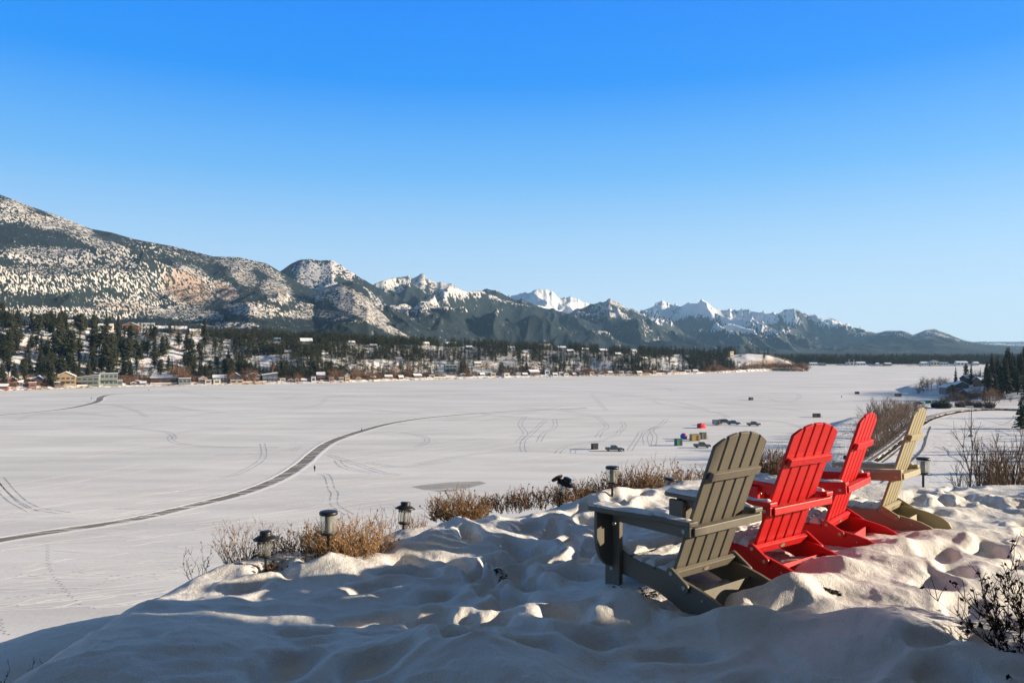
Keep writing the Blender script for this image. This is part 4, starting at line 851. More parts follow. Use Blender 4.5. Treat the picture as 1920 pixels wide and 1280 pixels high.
HS = [(16, 31, 706, 723, 'gable', 'redbrown', 'red brown gabled cabin at the far left of the shore', dict(floors=2, wins=2, deck=True)),
 (32, 42, 713, 724, 'side', 'white', 'small white annex beside the red brown gabled cabin', dict(wins=2)),
 (0, 13, 723, 734, 'side', 'redbrown', 'low red boathouse at the water line in the left corner', dict(wins=2, cat='boathouse', name='boathouse')),
 (55, 67, 720, 732, 'flat', 'redbrown', 'small square red shed by the shore', dict(wins=1, cat='shed', name='shed')),
 (65, 80, 704, 722, 'gable', 'navy', 'dark navy house with steep snowy gable behind the shore', dict(wins=2)),
 (107, 139, 697, 722, 'gable', 'yellow', 'large golden timber chalet with deck on the shore', dict(floors=2, wins=4, deck=True, chim=True)),
 (103, 112, 718, 729, 'flat', 'brown', 'tiny brown boathouse in front of the golden chalet', dict(wins=1, cat='boathouse', name='boathouse')),
 (145, 183, 703, 723, 'shed', 'green', 'wide pale green modern house with sloping roof and big windows', dict(floors=2, wins=4, deck=True)),
 (190, 219, 700, 723, 'flat', 'green', 'tall flat roofed modern house with glass front', dict(floors=2, wins=4, deck=True)),
 (220, 229, 714, 724, 'flat', 'grey', 'small grey cube annex right of the flat roofed modern house', dict(wins=1)),
 (284, 330, 704, 715, 'side', 'dark', 'long low dark cottage with snow on its roof', dict(wins=5)),
 (336, 357, 711, 723, 'flat', 'grey', 'low grey flat roofed house on the shore', dict(wins=3)),
 (373, 388, 706, 717, 'gable', 'orange', 'orange tan gabled cottage above the shore', dict(wins=2)),
 (385, 396, 716, 724, 'flat', 'cream', 'small cream boathouse in front of the orange tan cottage', dict(wins=1, cat='boathouse', name='boathouse')),
 (55, 77, 594, 611, 'gable', 'white', 'white gabled house on top of the bench at far left', dict(wins=3, floors=2)),
 (123, 151, 599, 612, 'side', 'tan', 'tan house with wide snowy roof on the bench top', dict(wins=4)),
 (185, 210, 602, 613, 'side', 'cream', 'cream house half hidden by pines on the bench top', dict(wins=3)),
 (231, 258, 604, 620, 'gable', 'orange', 'rust orange house on the bench top left of the long white house', dict(wins=3, floors=2, deck=True)),
 (260, 289, 603, 619, 'flat', 'white', 'long white house with flat snowy roof on the bench top', dict(wins=4, floors=2)),
 (294, 315, 606, 618, 'side', 'dark', 'dark house just right of the long white bench top house', dict(wins=3, floors=2, deck=True)),
 (323, 350, 609, 623, 'side', 'brown', 'brown house with snowy roof on the bench, second right of the white one', dict(wins=3, deck=True)),
 (357, 376, 612, 624, 'side', 'yellow', 'yellowish house at the right end of the bench top row', dict(wins=3, floors=2)),
 (400, 425, 703, 715, 'side', 'white', 'whitish cottage on the shore left of the brown gable', dict(wins=4)),
 (401, 413, 716, 724, 'flat', 'cream', 'pale tan boathouse below the whitish cottage', dict(wins=1, cat='boathouse', name='boathouse')),
 (433, 450, 699, 716, 'gable', 'brown', 'brown steep gabled house on the shore', dict(wins=2, floors=2)),
 (433, 455, 717, 724, 'flat', 'tan', 'low tan boathouse below the brown gabled house', dict(wins=2, cat='boathouse', name='boathouse')),
 (462, 488, 699, 716, 'gable', 'brown', 'broad brown house behind bare trees, left of the navy modern house', dict(wins=3, floors=2)),
 (492, 520, 699, 716, 'shed', 'navy', 'modern navy and glass house below the white slope', dict(wins=3, floors=2, deck=True)),
 (564, 586, 634, 650, 'side', 'grey', 'grey house with bright snowy roof alone on the forested slope', dict(wins=3, floors=2, deck=True)),
 (594, 609, 698, 712, 'side', 'orange', 'orange house on the shore left of the yellow tower house', dict(wins=2, floors=2)),
 (617, 625, 711, 719, 'flat', 'orange', 'small orange boathouse at the water line', dict(wins=1, cat='boathouse', name='boathouse')),
 (584, 592, 709, 719, 'flat', 'white', 'tiny white boathouse left of the orange one', dict(wins=1, cat='boathouse', name='boathouse')),
 (553, 560, 710, 718, 'gable', 'orange', 'tiny salmon coloured shed at the water line', dict(wins=1, cat='shed', name='shed')),
 (647, 656, 702, 717, 'gable', 'yellow', 'narrow yellow tower like house on the shore', dict(wins=1, floors=2)),
 (722, 736, 703, 711, 'side', 'orange', 'low orange cottage right of the snowy terrace', dict(wins=2)),
 (748, 757, 706, 714, 'side', 'yellow', 'small yellow cottage at the water line', dict(wins=1)),
 (776, 792, 701, 709, 'side', 'brown', 'brown cottage near the tan bank', dict(wins=3)),
 (835, 857, 684, 698, 'flat', 'green', 'grey green glass house above the tan bank', dict(wins=3, floors=2, deck=True)),
 (890, 903, 678, 685, 'side', 'tan', 'small snow roofed house above the long white bank', dict(wins=2)),
 (993, 1013, 693, 704, 'side', 'brown', 'brown house with snowy roof near the white gable', dict(wins=3)),
 (1022, 1031, 690, 703, 'gable', 'white', 'narrow white gabled house on the distant shore', dict(wins=1)),
 (1074, 1081, 702, 708, 'side', 'red', 'small bright red boathouse on the distant shore', dict(wins=1, cat='boathouse', name='boathouse')),
 (945, 956, 703, 710, 'flat', 'white', 'small white boathouse below the snowy bank', dict(wins=1, cat='boathouse', name='boathouse')),
 (1037, 1046, 701, 707, 'side', 'white', 'low white cottage left of the red boathouse', dict(wins=1)),
 (1224, 1231, 699, 705, 'flat', 'orange', 'tiny orange shed near the point', dict(wins=1, cat='shed', name='shed')),
 (1284, 1296, 699, 705, 'flat', 'cream', 'cream boathouse near the point', dict(wins=1, cat='boathouse', name='boathouse')),
 (1262, 1277, 665, 671, 'flat', 'white', 'white house on top of the slope near the point', dict(wins=3)),
 (1368, 1377, 659, 669, 'flat', 'tan', 'tan house on the crest right of the dark wood', dict(wins=1, floors=2)),
 (464, 471, 618, 627, 'flat', 'yellow', 'small yellow house high among dark trees', dict(wins=1, floors=2)),
 (836, 857, 629, 637, 'side', 'brown', 'snow roofed house in the treetops above the snow patch', dict(wins=3)),
 (920, 931, 635, 641, 'side', 'grey', 'small snow roofed house high in the wood, left of the others', dict(wins=2)),
 (1015, 1037, 639, 649, 'side', 'cream', 'wide snow roofed house high in the middle wood', dict(wins=3, floors=2)),
 (1047, 1062, 643, 650, 'side', 'grey', 'grey snow roofed house right of the wide cream one', dict(wins=2)),
 (1092, 1104, 648, 654, 'side', 'brown', 'brown snow roofed house high in the wood', dict(wins=2)),
 (1125, 1140, 650, 657, 'side', 'dark', 'dark snow roofed house near the top of the wood', dict(wins=2))]
LBX = [(90, 632, 'tan'), (152, 628, 'brown'), (425, 646, 'cream'), (520, 640, 'grey'), (540, 664, 'tan'), (660, 646, 'white'), (700, 652, 'brown'), (765, 654, 'grey'), (800, 648, 'cream'), (880, 655, 'brown'), (960, 656, 'white'), (985, 664, 'tan'), (1070, 662, 'brown'), (1160, 668, 'grey'), (1190, 662, 'white'), (1210, 676, 'brown'), (430, 668, 'white'), (610, 668, 'grey')]
for k, (px_, pb_, c_) in enumerate(LBX): HS.append((px_-6, px_+6, pb_-7, pb_, 'side', c_, f'small {c_} snow roofed house among the hillside trees, {ORD[k]} built up the slope', dict(wins=2)))
for k, (px_, pb_, c_) in enumerate([(250, 723, 'brown'), (268, 722, 'grey'), (530, 716, 'cream'), (545, 717, 'brown'), (570, 716, 'grey'), (640, 714, 'brown'), (672, 713, 'tan'), (700, 711, 'grey'), (810, 709, 'cream'), (868, 706, 'brown'), (905, 705, 'grey'), (925, 706, 'tan'), (972, 704, 'white'), (985, 705, 'brown'), (1052, 704, 'grey'), (1062, 705, 'cream'), (1092, 704, 'tan'), (1110, 703, 'white'), (1128, 703, 'grey'), (1145, 702, 'orange'), (1165, 702, 'white'), (1180, 702, 'brown'), (1200, 702, 'cream'), (1248, 700, 'grey'), (1262, 700, 'orange'), (1305, 699, 'white')]):
    HS.append((px_-5, px_+5, pb_-6, pb_, ('gable', 'side', 'flat')[k % 3], c_, f'tiny {c_} waterfront cabin, {ordw(k)} from left in the row of small cabins', dict(wins=1, cat='cabin', name='cabin')))
for h_ in HS: place(*h_[:7], **h_[7])
# low shore walls, docks and terraces
for px0, px1, pb, wl, lb in ((144, 186, 727, 'stone', 'low stone wall before the sloping roofed modern house'), (190, 232, 727, 'stone', 'low stone wall before the flat roofed modern house'), (282, 332, 726, 'stone', 'long stone terrace wall below the dark cottage'), (336, 384, 725, 'tan', 'timber terrace wall below the grey house'),
      (430, 500, 722, 'tan', 'timber terrace wall below the brown gabled houses'), (520, 550, 720, 'stone', 'stone wall right of the navy house'), (600, 650, 719, 'brown', 'brown shore wall between orange and yellow houses'), (800, 855, 712, 'stone', 'stone shore wall under the tan bank'), (1100, 1180, 705, 'brown', 'brown shore wall right of the red boathouse'), (1232, 1284, 704, 'brown', 'brown shore wall near the point')):
    x0, D0, _ = on_ice(px0, pb, 0); D0 = float(shoreD(px0))+3; D1 = float(shoreD(px1))+3; a = Vector(((px0-HX)/F*D0, D0, 0)); b = Vector(((px1-HX)/F*D1, D1, 0)); n = (b-a).normalized(); q = Vector((-n.y, n.x, 0))*.7
    mb = MB(); mb.add([a-q, b-q, b+q, a+q]+[v+Vector((0, 0, 2.4)) for v in (a-q, b-q, b+q, a+q)], [(0, 3, 2, 1), (0, 1, 5, 4), (1, 2, 6, 5), (2, 3, 7, 6), (3, 0, 4, 7), (4, 5, 6, 7)])
    t = mb.build('retaining_wall', MW[wl]); tag(t, lb, 'wall'); s_ = MB(); s_.add([v+Vector((0, 0, 2.404)) for v in (a-q, b-q, b+q, a+q)]+[v+Vector((0, 0, 2.75)) for v in (a-q*.8, b-q*.8, b+q*.8, a+q*.8)], [(0, 1, 5, 4), (1, 2, 6, 5), (2, 3, 7, 6), (3, 0, 4, 7), (4, 5, 6, 7)]); s_.build('snow', M_RSNOW, t)

# ------------------------------------------------------------------ trees over the hillside
def scatter():
    px = -60.0
    while px < 1515:
        D = float(shoreD(px)); RD = float(np.interp(px, [-700, 900, 1300, 1500], [300, 270, 220, 60]))
        dn = 30 if px < 420 else 70
        for k in range(dn):
            q = px+rt.uniform(-5, 5); s = rt.uniform(14, RD*1.25)
            if s > RD*.8 and rt.random() < .15: s = rt.uniform(RD*.9, RD*1.6)
            near = s < 60
            if q > 420: near = s < 34
            dens = (.25 if q < 420 else .7) if near else (.8 if s < RD*.45 else .97)
            if q > 1380: dens = .08
            if 1200 < q < 1372 and s > 30: dens *= 1.2
            hh = float(np.interp(q, [0, 300, 600, 1000, 1400], [20, 16, 14, 13.5, 13.5]))*(.75 if near else 1)
            try_tree(q, s, hh, dens)
        px += 6.4
    # the dark skyline wood and the bold clump near the point
    for k in range(240): q = rt.uniform(380, 1375); RD = float(np.interp(q, [-700, 900, 1300, 1500], [300, 270, 220, 60])); try_tree(q, RD*rt.uniform(.9, 1.35), 15, .9)
    for k in range(70): try_tree(rt.uniform(1345, 1415), rt.uniform(150, 260), 21 if k % 3 == 0 else 15, 2)
    for k in range(26): q = rt.uniform(1385, 1490); x, y, z = lg(q, rt.uniform(12, 60)); TREES.append((q, x, y, z, rt.uniform(5, 10), 685))
    for px_, py_, hp in ((22, 640, 62), (5, 610, 46), (48, 690, 34), (112, 668, 84), (72, 640, 50), (98, 725, 52), (90, 718, 44), (30, 722, 40), (8, 722, 38), (135, 690, 72), (125, 660, 70), (150, 640, 52), (176, 640, 58), (210, 690, 64), (200, 700, 58), (195, 660, 50), (240, 692, 58), (290, 672, 45), (305, 668, 42), (358, 700, 66), (350, 660, 40), (384, 650, 55), (60, 622, 48), (200, 620, 34), (222, 620, 38)):
        (x, y, z), s = lg_py(px_, py_); TREES.append((px_, x, y, z, hp/F*y, py_))
scatter()
TREES.sort(key=lambda t: -(t[4]/t[2])*(1 if -5 < t[0] < 1515 else .2))
LM = [(8, 'left corner red boathouse'), (24, 'red brown gabled cabin'), (60, 'small square red shed'), (73, 'dark navy house'), (123, 'golden timber chalet'), (164, 'sloping roofed modern house'), (205, 'flat roofed modern house'), (245, 'rust orange house'), (275, 'long white house'),
      (305, 'long low dark cottage'), (346, 'low grey house'), (380, 'orange tan cottage'), (412, 'whitish shore cottage'), (441, 'brown steep gable'), (475, 'broad brown house'), (506, 'navy modern house'), (575, 'lone grey house'), (602, 'orange shore house'), (651, 'yellow tower house'), (729, 'low orange cottage'), (784, 'brown bank cottage'),
      (846, 'grey green glass house'), (897, 'snow roofed bank house'), (1003, 'brown snow roofed house'), (1026, 'narrow white gable'), (1077, 'bright red boathouse'), (1227, 'tiny orange shed'), (1290, 'cream point boathouse'), (1372, 'tan crest house')]
ind = sorted(TREES[:258]); rest = TREES[258:]; cnt = {}
for (px, x, y, z, h, py) in ind:
    lm = min(LM, key=lambda l: abs(l[0]-px))[1]; up = 'upslope' if py < 660 else ('midslope' if py < 695 else 'shoreside'); key = (lm, up); k = cnt.get(key, 0); cnt[key] = k+1
    lb = f"dark green {up} conifer, {ordw(k)} from left of those nearest the {lm}"
    i = rt.choice([0, 1, 3, 4, 5, 7, 3, 4] if px < 450 else range(8)); conifer(i, (x, y, z-.3), h, h*rt.uniform(1.05, 1.5), rt.uniform(0, 6.28), lb, 'conifers on the far hillside')
def brush():
    Vs, Fs, o = [], [], 0; G_ = []
    for q in range(5):
        mb = twigs(random.Random(700+q), 40, 1.6, 2.2, thick=.09, side=3); G_.append((np.array(mb.v), np.array(mb.f)))
    for k in range(2400):
        px = rt.uniform(-20, 1400); s = rt.choice([rt.uniform(4, 16), rt.uniform(10, 60), rt.uniform(60, 240)]); x, y, z = lg(px, s)
        if open_at(px, HY-(z-CZ)/y*F) > .6 and rt.random() < .7: continue
        v, f = G_[k % 5]; h = rt.uniform(.7, 1.9); Vs.append(v*h+np.array([x, y, z])); Fs.append(f+o); o += len(v)
    me = np_mesh('shore_brush', np.concatenate(Vs), np.concatenate(Fs)); tag(link_mesh('shore_brush', me, M_RUST), 'low leafless brown brush along the far shore and slope', 'brush', kind='stuff')
def forest(name, items, label, m, lo=True):
    Vs, Fs, o = [], [], 0; r = np.random.RandomState(len(items)); G = GEOLO if lo else GEO
    for (x, y, z, h) in items:
        v, f = G[r.randint(8)]; a = r.uniform(0, 6.28); w = h*r.uniform(1.1, 1.75); c, s = math.cos(a), math.sin(a)
        Vs.append(np.stack([(v[:, 0]*c-v[:, 1]*s)*w+x, (v[:, 0]*s+v[:, 1]*c)*w+y, v[:, 2]*h+z-.5], -1)); Fs.append(f+o); o += len(v)
    me = np_mesh(name, np.concatenate(Vs), np.concatenate(Fs)); return tag(link_mesh(name, me, m), label, 'wood', kind='stuff')
brush()
forest('hillside_wood', [(t[1], t[2], t[3], t[4]) for t in rest], 'dense mixed conifer wood covering the far hillside', M_CROWN)
ff = []
for k in range(2600):
    px = rt.uniform(1395, 1990); D = 1545+rt.random()**1.3*500; dd = 1535+18*float(fbm(np.array([px*.012]), np.array([0.]), 3, 70)[0])
    if D < dd+8: continue
    ff.append(((px-HX)/F*D, D, 3+.004*(D-dd), rt.uniform(11, 21)))
forest('far_shore_wood', ff, 'flat dark wood along the distant right shore', M_CROWNS)
for (px0, px1, pt, pb, rf_, wl, lb) in ((1519, 1533, 679, 684.5, 'side', 'white', 'pale long building on the distant shore beyond the point'), (1536, 1548, 682, 686, 'flat', 'grey', 'small grey building right of the pale long building'), (1588, 1606, 682, 688, 'flat', 'white', 'long white flat building on the distant shore'), (1607, 1623, 680, 687, 'side', 'white', 'white building joined to the right of the long flat one'),
      (1644, 1649, 682, 687, 'side', 'white', 'tiny pale house between the white buildings'), (1660, 1672, 682, 687, 'side', 'grey', 'small greyish house in the dark distant wood'), (1728, 1742, 679, 686, 'side', 'white', 'left white building of the distant right group'), (1745, 1762, 677, 687, 'gable', 'cream', 'tall cream building of the distant right group'), (1764, 1778, 682, 688, 'flat', 'white', 'low white building of the distant right group'), (1794, 1815, 679, 687, 'side', 'white', 'wide white roofed building at far right'), (1827, 1836, 680, 687, 'side', 'white', 'small white building just left of the tall pines')):
    D = 1532; x = ((px0+px1)/2-HX)/F*D; w = (px1-px0)/F*D; H = (pb-pt)/F*D; k = .3 if rf_ != 'flat' else 0
    house((x, D, 1.0), 0, w, 10, max(2, H*(1-k)-.3), rf_, wl, lb, wins=3, rh=H*k, cat='building', name='building')
for i, (px, py0, py1) in enumerate(((1592, 686, 673), (1601, 686, 674))):
    a = at(px, py0, 1528); b = at(px, py1, 1528); mb = MB().tube([a, b], .35, 5); tag(mb.build('light_mast', M_WHT), ('left' if i == 0 else 'right')+' one of two thin masts over the distant long white building', 'mast')

# ------------------------------------------------------------------ bare trees
def bare_geo(seed, levels=4, spread=.55, upw=.25, thick=.012, nb=(3, 4), trunk=.35, multi=1):
    r = random.Random(seed); mb = MB(); tk = MB()
    def grow(p, d, L, th, lv):
        n = 3; pts = [p]; q = p.copy()
        for k in range(n): d = (d+Vector((r.uniform(-.16, .16), r.uniform(-.16, .16), r.uniform(-.02, .12)))).normalized(); q = q+d*L/n; pts.append(q.copy())
        (tk if lv == 0 else mb).tube(pts, [th*(1-.4*k/n) for k in range(n+1)], 5 if lv == 0 else 3, False)
        if lv >= levels: return
        for k in range(r.randint(*nb)+(2 if lv == 0 else 0)):
            t = r.uniform(.35, 1) if lv else r.uniform(.3, 1); j = min(n-1, int(t*n)); bp = pts[j].lerp(pts[j+1], t*n-j) if t < 1 else pts[-1]
            a = r.uniform(0, 6.283); s = d.cross(Vector((math.cos(a), math.sin(a), .1))).normalized(); d2 = (d*(1-spread)+s*spread*r.uniform(.6, 1.3)+Vector((0, 0, upw))).normalized()
            grow(bp, d2, L*r.uniform(.5, .75), th*(.52 if levels < 5 else .58), lv+1)
    for k in range(multi): grow(Vector((r.uniform(-.04, .04)*(multi > 1), r.uniform(-.04, .04)*(multi > 1), -.03)), Vector((r.uniform(-.2, .2)*(multi > 1), r.uniform(-.2, .2)*(multi > 1), 1)).normalized(), trunk, thick*(1 if multi == 1 else .6), 0)
    zs = max(v[2] for v in mb.v); f = 1/zs
    for q in (mb, tk): q.v = [(a*f, b*f, c*f) for a, b, c in q.v]
    return tk, mb
def mk(mb, nm, m): me = bpy.data.meshes.new(nm); me.from_pydata(mb.v, [], mb.f); me.materials.append(m); return me
BAREG = []
for i, kw in enumerate((dict(levels=4, nb=(3, 4), thick=.016), dict(levels=4, nb=(3, 4), thick=.014, multi=3, trunk=.4), dict(levels=4, nb=(3, 5), upw=.5, spread=.4, thick=.013), dict(levels=4, nb=(3, 4), spread=.65, multi=4, thick=.016, trunk=.3), dict(levels=5, nb=(3, 4), spread=.5, thick=.016, trunk=.42, upw=.3))):
    tk, cr = bare_geo(300+i, **kw); BAREG.append((tk, cr))
BM = {}
def bare(i, loc, h, label, m=None, group=None, w=1.0, th=1, cat='bare tree', rot=None):
    m = m or M_BARK; key = (i, m.name)
    if key not in BM: BM[key] = (mk(BAREG[i][0], 'trunk', m), mk(BAREG[i][1], 'branches', m))
    t = empty('bare_tree', loc, rt.uniform(0, 6.28) if rot is None else rot, (h*w, h*w, h)); link_mesh('trunk', BM[key][0], None, t); link_mesh('crown', BM[key][1], None, t); return tag(t, label, cat, group)
# brown shore trees and brush
shp_list = []
for px, py, hp, i in ((267, 716, 38, 2), (330, 712, 40, 2), (325, 715, 34, 1), (341, 714, 30, 3), (345, 716, 26, 3), (72, 724, 14, 3), (430, 716, 22, 3), (470, 716, 30, 3), (478, 717, 26, 1), (456, 716, 18, 3), (513, 712, 36, 2), (560, 716, 20, 3), (628, 714, 26, 3), (640, 713, 24, 1), (670, 713, 26, 3), (690, 712, 22, 3), (700, 712, 18, 3), (765, 705, 28, 2), (770, 708, 22, 1), (740, 708, 26, 1), (866, 700, 20, 3), (872, 702, 16, 3), (910, 692, 18, 3), (950, 704, 14, 3), (1098, 706, 18, 3), (1104, 706, 16, 3), (1092, 705, 14, 1), (1120, 705, 12, 3), (1138, 705, 14, 1), (1160, 704, 12, 3), (1215, 702, 12, 3), (1250, 702, 10, 3),
     (1319, 697, 22, 2), (1340, 698, 26, 2), (1332, 699, 18, 1), (1346, 699, 20, 3), (1353, 699, 16, 1), (1328, 699, 14, 3), (1360, 699, 12, 3)):
    shp_list.append((px, py, hp, i))
LMB = [l for l in LM if l[0] not in (245, 275, 575)]
cntb = {}
for px, py, hp, i in sorted(shp_list):
    (x, y, z), s = lg_py(px, py); lm = min(LMB, key=lambda l: abs(l[0]-px))[1]; k = cntb.get(lm, 0); cntb[lm] = k+1
    bare(i, (x, y, z), hp/F*y, f"leafless brownish shore tree, {ordw(k)} from left of those nearest the {lm}", M_RUST, 'bare trees along the far shore', w=1.2 if i != 2 else .7)
pt_ = []
for k in range(46):
    px = 1392+k*2.7+rt.uniform(-1, 1); D = float(shoreD(px))+rt.uniform(2, 22); x, y, z = lg(px, D-float(shoreD(px))); pt_.append((px, x, y, z))
for k, (px, x, y, z) in enumerate(pt_):
    bare(rt.choice([1, 3]), (x, y, max(z, .3)), rt.uniform(8, 11) if px < 1485 else rt.uniform(10, 14), f"rusty bare tree fringing the tip of the point, {ordw(k)} from left", M_RUST, 'rusty trees fringing the point', w=1.2)

# ------------------------------------------------------------------ right side: rail bend, trees, spit
RPX = [(1560, 915), (1600, 880), (1650, 846), (1680, 824), (1700, 806), (1720, 793), (1745, 781), (1775, 773), (1810, 768), (1860, 766), (1940, 768)]
rail = smooth_path([on_ice(px, py, 3.9) for px, py in RPX], 12)
M_BALL = mat('dark_ballast', (.022, .018, .016), rough=.95, var=.5, scale=1.2, bump=.06, bscale=4, spec=.03); M_RAILM = mat('rail_steel', (.04, .03, .028), rough=.6)
rt_ = empty('railway_track', rail[0]); tag(rt_, 'single railway line curving round the bay through the snow', 'railway'); org = Vector(rail[0]); P_ = [p-org for p in rail]
bb_ = MB(); ribbon(bb_, P_, [(-2.6, -1.0), (-1.5, .0), (1.5, .0), (2.6, -1.0)], .12, rr); bb_.build('ballast', M_BALL, rt_)
sb = MB(); ribbon(sb, P_, [(-.42, .02), (0, .05), (.42, .02)], .08, rr); ribbon(sb, P_, [(1.12, .02), (1.35, .05), (1.7, -.15)], .06, rr); ribbon(sb, P_, [(-1.7, -.15), (-1.35, .05), (-1.12, .02)], .06, rr); sb.build('snow', M_BANK, rt_)
for o_ in (-.75, .75): r_ = MB(); ribbon(r_, P_, [(o_-.09, 0), (o_-.09, .2), (o_+.09, .2), (o_+.09, 0)]); r_.build('rail', M_RAILM, rt_)
em = MB(); ribbon(em, [p-Vector((0, 0, .9)) for p in rail], [(-9, -.6), (-2.9, .2), (2.9, .2), (8, -.4)], .2, rr); tag(em.build('railway_embankment', M_BANK), kind='structure')
rd_ = MB()
for pts in ([(1570, 925), (1625, 888), (1670, 856), (1700, 828), (1715, 808), (1735, 793)], [(1610, 935), (1665, 895), (1705, 868), (1730, 842), (1738, 818), (1745, 800)]):
    ribbon(rd_, smooth_path([(lambda q: (q[0], q[1], rgz(q[0], q[1])+.12))(on_land(a, b)) for a, b in pts], 8), [(-.25, .0), (.25, .0)], .05, rr)
tag(rd_.build('service_road', mat('muddy_ruts', (.12, .105, .095), var=.4, scale=1)), kind='structure')
rr2 = MB(); rnd = random.Random(3)
for k in range(26):
    x0 = rnd.uniform(1745, 1880); y0 = rnd.uniform(785, 850); a = rnd.uniform(-.4, .9); pts = [(x0, y0)]
    for j in range(4): a += rnd.uniform(-.5, .5); pts.append((pts[-1][0]+math.cos(a)*22, min(880, max(776, pts[-1][1]+math.sin(a)*9))))
    w = [(lambda q: (q[0], q[1], rgz(q[0], q[1])+.1))(on_land(a_, b_)) for a_, b_ in pts]; ribbon(rr2, smooth_path(w, 6), [(-.16, 0), (.16, 0)], .03, rnd)
tag(rr2.build('wheel_ruts', M_RUT), kind='structure')
def rl(px, py): x, y, z = on_land(px, py); return (x, y, rgz(x, y))
def rl2(px, D): x = (px-HX)/F*D; return (x, D, rgz(x, D))
M_TWIG = rndmat('brown_thicket_twigs', (.13, .09, .06), (.30, .21, .14))
k = 0
for px, py, hp in ((1612, 868, 60), (1622, 862, 74), (1633, 852, 82), (1640, 850, 74), (1646, 842, 90), (1652, 838, 84), (1660, 832, 80), (1664, 828, 88), (1672, 822, 70), (1677, 818, 76), (1684, 812, 66), (1690, 808, 60), (1696, 803, 60), (1702, 798, 50), (1708, 795, 48), (1715, 790, 40), (1722, 785, 34), (1728, 781, 32), (1736, 778, 26)):
    b = rl(px-4, py); bare([1, 2, 3][k % 3], b, hp/F*b[1], f"brown leafless tree in the thicket along the railway, {ordw(k)} from the near end", M_TWIG, 'thicket along the railway', w=1.0); k += 1
for k in range(15):
    px, py = 1600+k*9, 872-k*6.2; b = rl(px, py); o = twigs(random.Random(500+k), 110, 2.2, 2.2, thick=.05, side=5).build('thicket_bush', M_BARK if k % 2 else M_DRYD); o.location = b; tag(o, f"low dark bush under the railway thicket, {ordw(k)} from the near end", 'bush', 'low bushes under the railway thicket')
# large young tree below the terrace and neighbours on our slope
def sl_(px, D): x = (px-HX)/F*D; return (x, D, gz(x, D))
b = sl_(1790, 46); bare(4, b, CZ+(HY-776)/F*46-b[2], 'lone bare tree with spreading crown below the terrace right of the sand coloured chair', M_BARK, None, w=.75, rot=1.0)
for k, (px, D, top, i, w) in enumerate(((1832, 40, 862, 4, .35), (1858, 44, 868, 4, .35), (1880, 38, 822, 2, .4), (1903, 34, 800, 2, .5), (1925, 32, 780, 4, .5), (1815, 56, 878, 4, .4), (1912, 48, 830, 4, .5), (1845, 54, 872, 2, .4))):
    b = sl_(px, D); bare(i, b, CZ+(HY-top)/F*D-b[2], f"bare leafless tree rising behind the snow crest at right, {ordw(k)} planted from the pole side", M_DRYD, 'bare trees behind the right snow crest', w=w)
# utility pole
b = rl(1821, 818); pl = empty('utility_pole', b); tag(pl, 'tall thin dark utility pole standing in the snowfield by the railway', 'utility pole'); hp_ = 52/F*b[1]
MB().tube([(0, 0, -.3), (0, 0, hp_*.5), (.12, 0, hp_)], [.19, .16, .12], 8).build('pole', mat('creosote_pole', (.05, .035, .025)), pl); MB().lathe([(1.1, -.1), (.9, .45), (.4, .75), (0, .8)], 12).build('footing', MW['stone'], pl); MB().box((-.9, -.06, hp_*.93), (.9, .06, hp_*.93+.12)).build('crossarm', MW['brown'], pl)
# spit houses, conifers, bare trees
CONR = [(1792, 733, 687, 0), (1811, 731, 684, 3), (1821, 730, 680, 0), (1838, 722, 688, 2), (1847, 730, 687, 0), (1860, 722, 672, 3), (1876, 736, 678, 5), (1888, 745, 661, 5), (1900, 742, 668, 0), (1911, 740, 674, 0), (1869, 740, 690, 5), (1925, 735, 680, 5), (1803, 735, 706, 2), (1880, 742, 700, 0), (1895, 740, 690, 5), (1916, 745, 700, 5)]
for k, (px, pb, pt, i) in enumerate(sorted(CONR)):
    D = 560+(k % 3)*12; b = rl2(px, D); h = CZ+(HY-pt)/F*D-b[2]; lb = f"tall dark conifer on the right spit, {ordw(k)} from the left"
    conifer(i, b, h, h*(1.7 if px > 1870 else .95), k*1.3, lb, 'dark conifers on the right spit')
for (px, D, w, h, rf_, wl, lb, kw) in ((1828, 560, 12, 3.4, 'side', 'dark', 'dark house with wide snowy roof among the spit conifers', dict(wins=4)), (1804, 545, 9, 3.2, 'gable', 'brown', 'dark brown gabled house on the right spit', dict(wins=2)), (1784, 550, 8, 3, 'gable', 'grey', 'small grey gabled house nearest the spit tip', dict(wins=2)), (1853, 540, 11, 3, 'side', 'brown', 'low brown house below the tall spit conifers', dict(wins=3)), (1908, 520, 12, 3.4, 'side', 'dark', 'dark snow roofed house right of the tall spit conifers', dict(wins=3)), (1828, 520, 10, 2.6, 'side', 'dark', 'lower dark house on the bay side of the spit', dict(wins=3))):
    house(rl2(px, D), hr.uniform(-.2, .2), w, 8, h, rf_, wl, lb, rh=2.2, **kw)
for k, (px, pb, pt, i) in enumerate(((1722, 735, 716, 3), (1730, 735, 708, 1), (1738, 735, 703, 3), (1747, 735, 704, 1), (1757, 735, 705, 0), (1764, 735, 704, 3), (1772, 735, 703, 1), (1775, 738, 712, 3))):
    D = 575; b = rl2(px, D); bare(i, b, CZ+(HY-pt)/F*D-b[2], f"bare grey tree on the tip of the right spit, {ordw(k)} from left", M_BARK, 'bare trees on the spit tip', w=1.0)
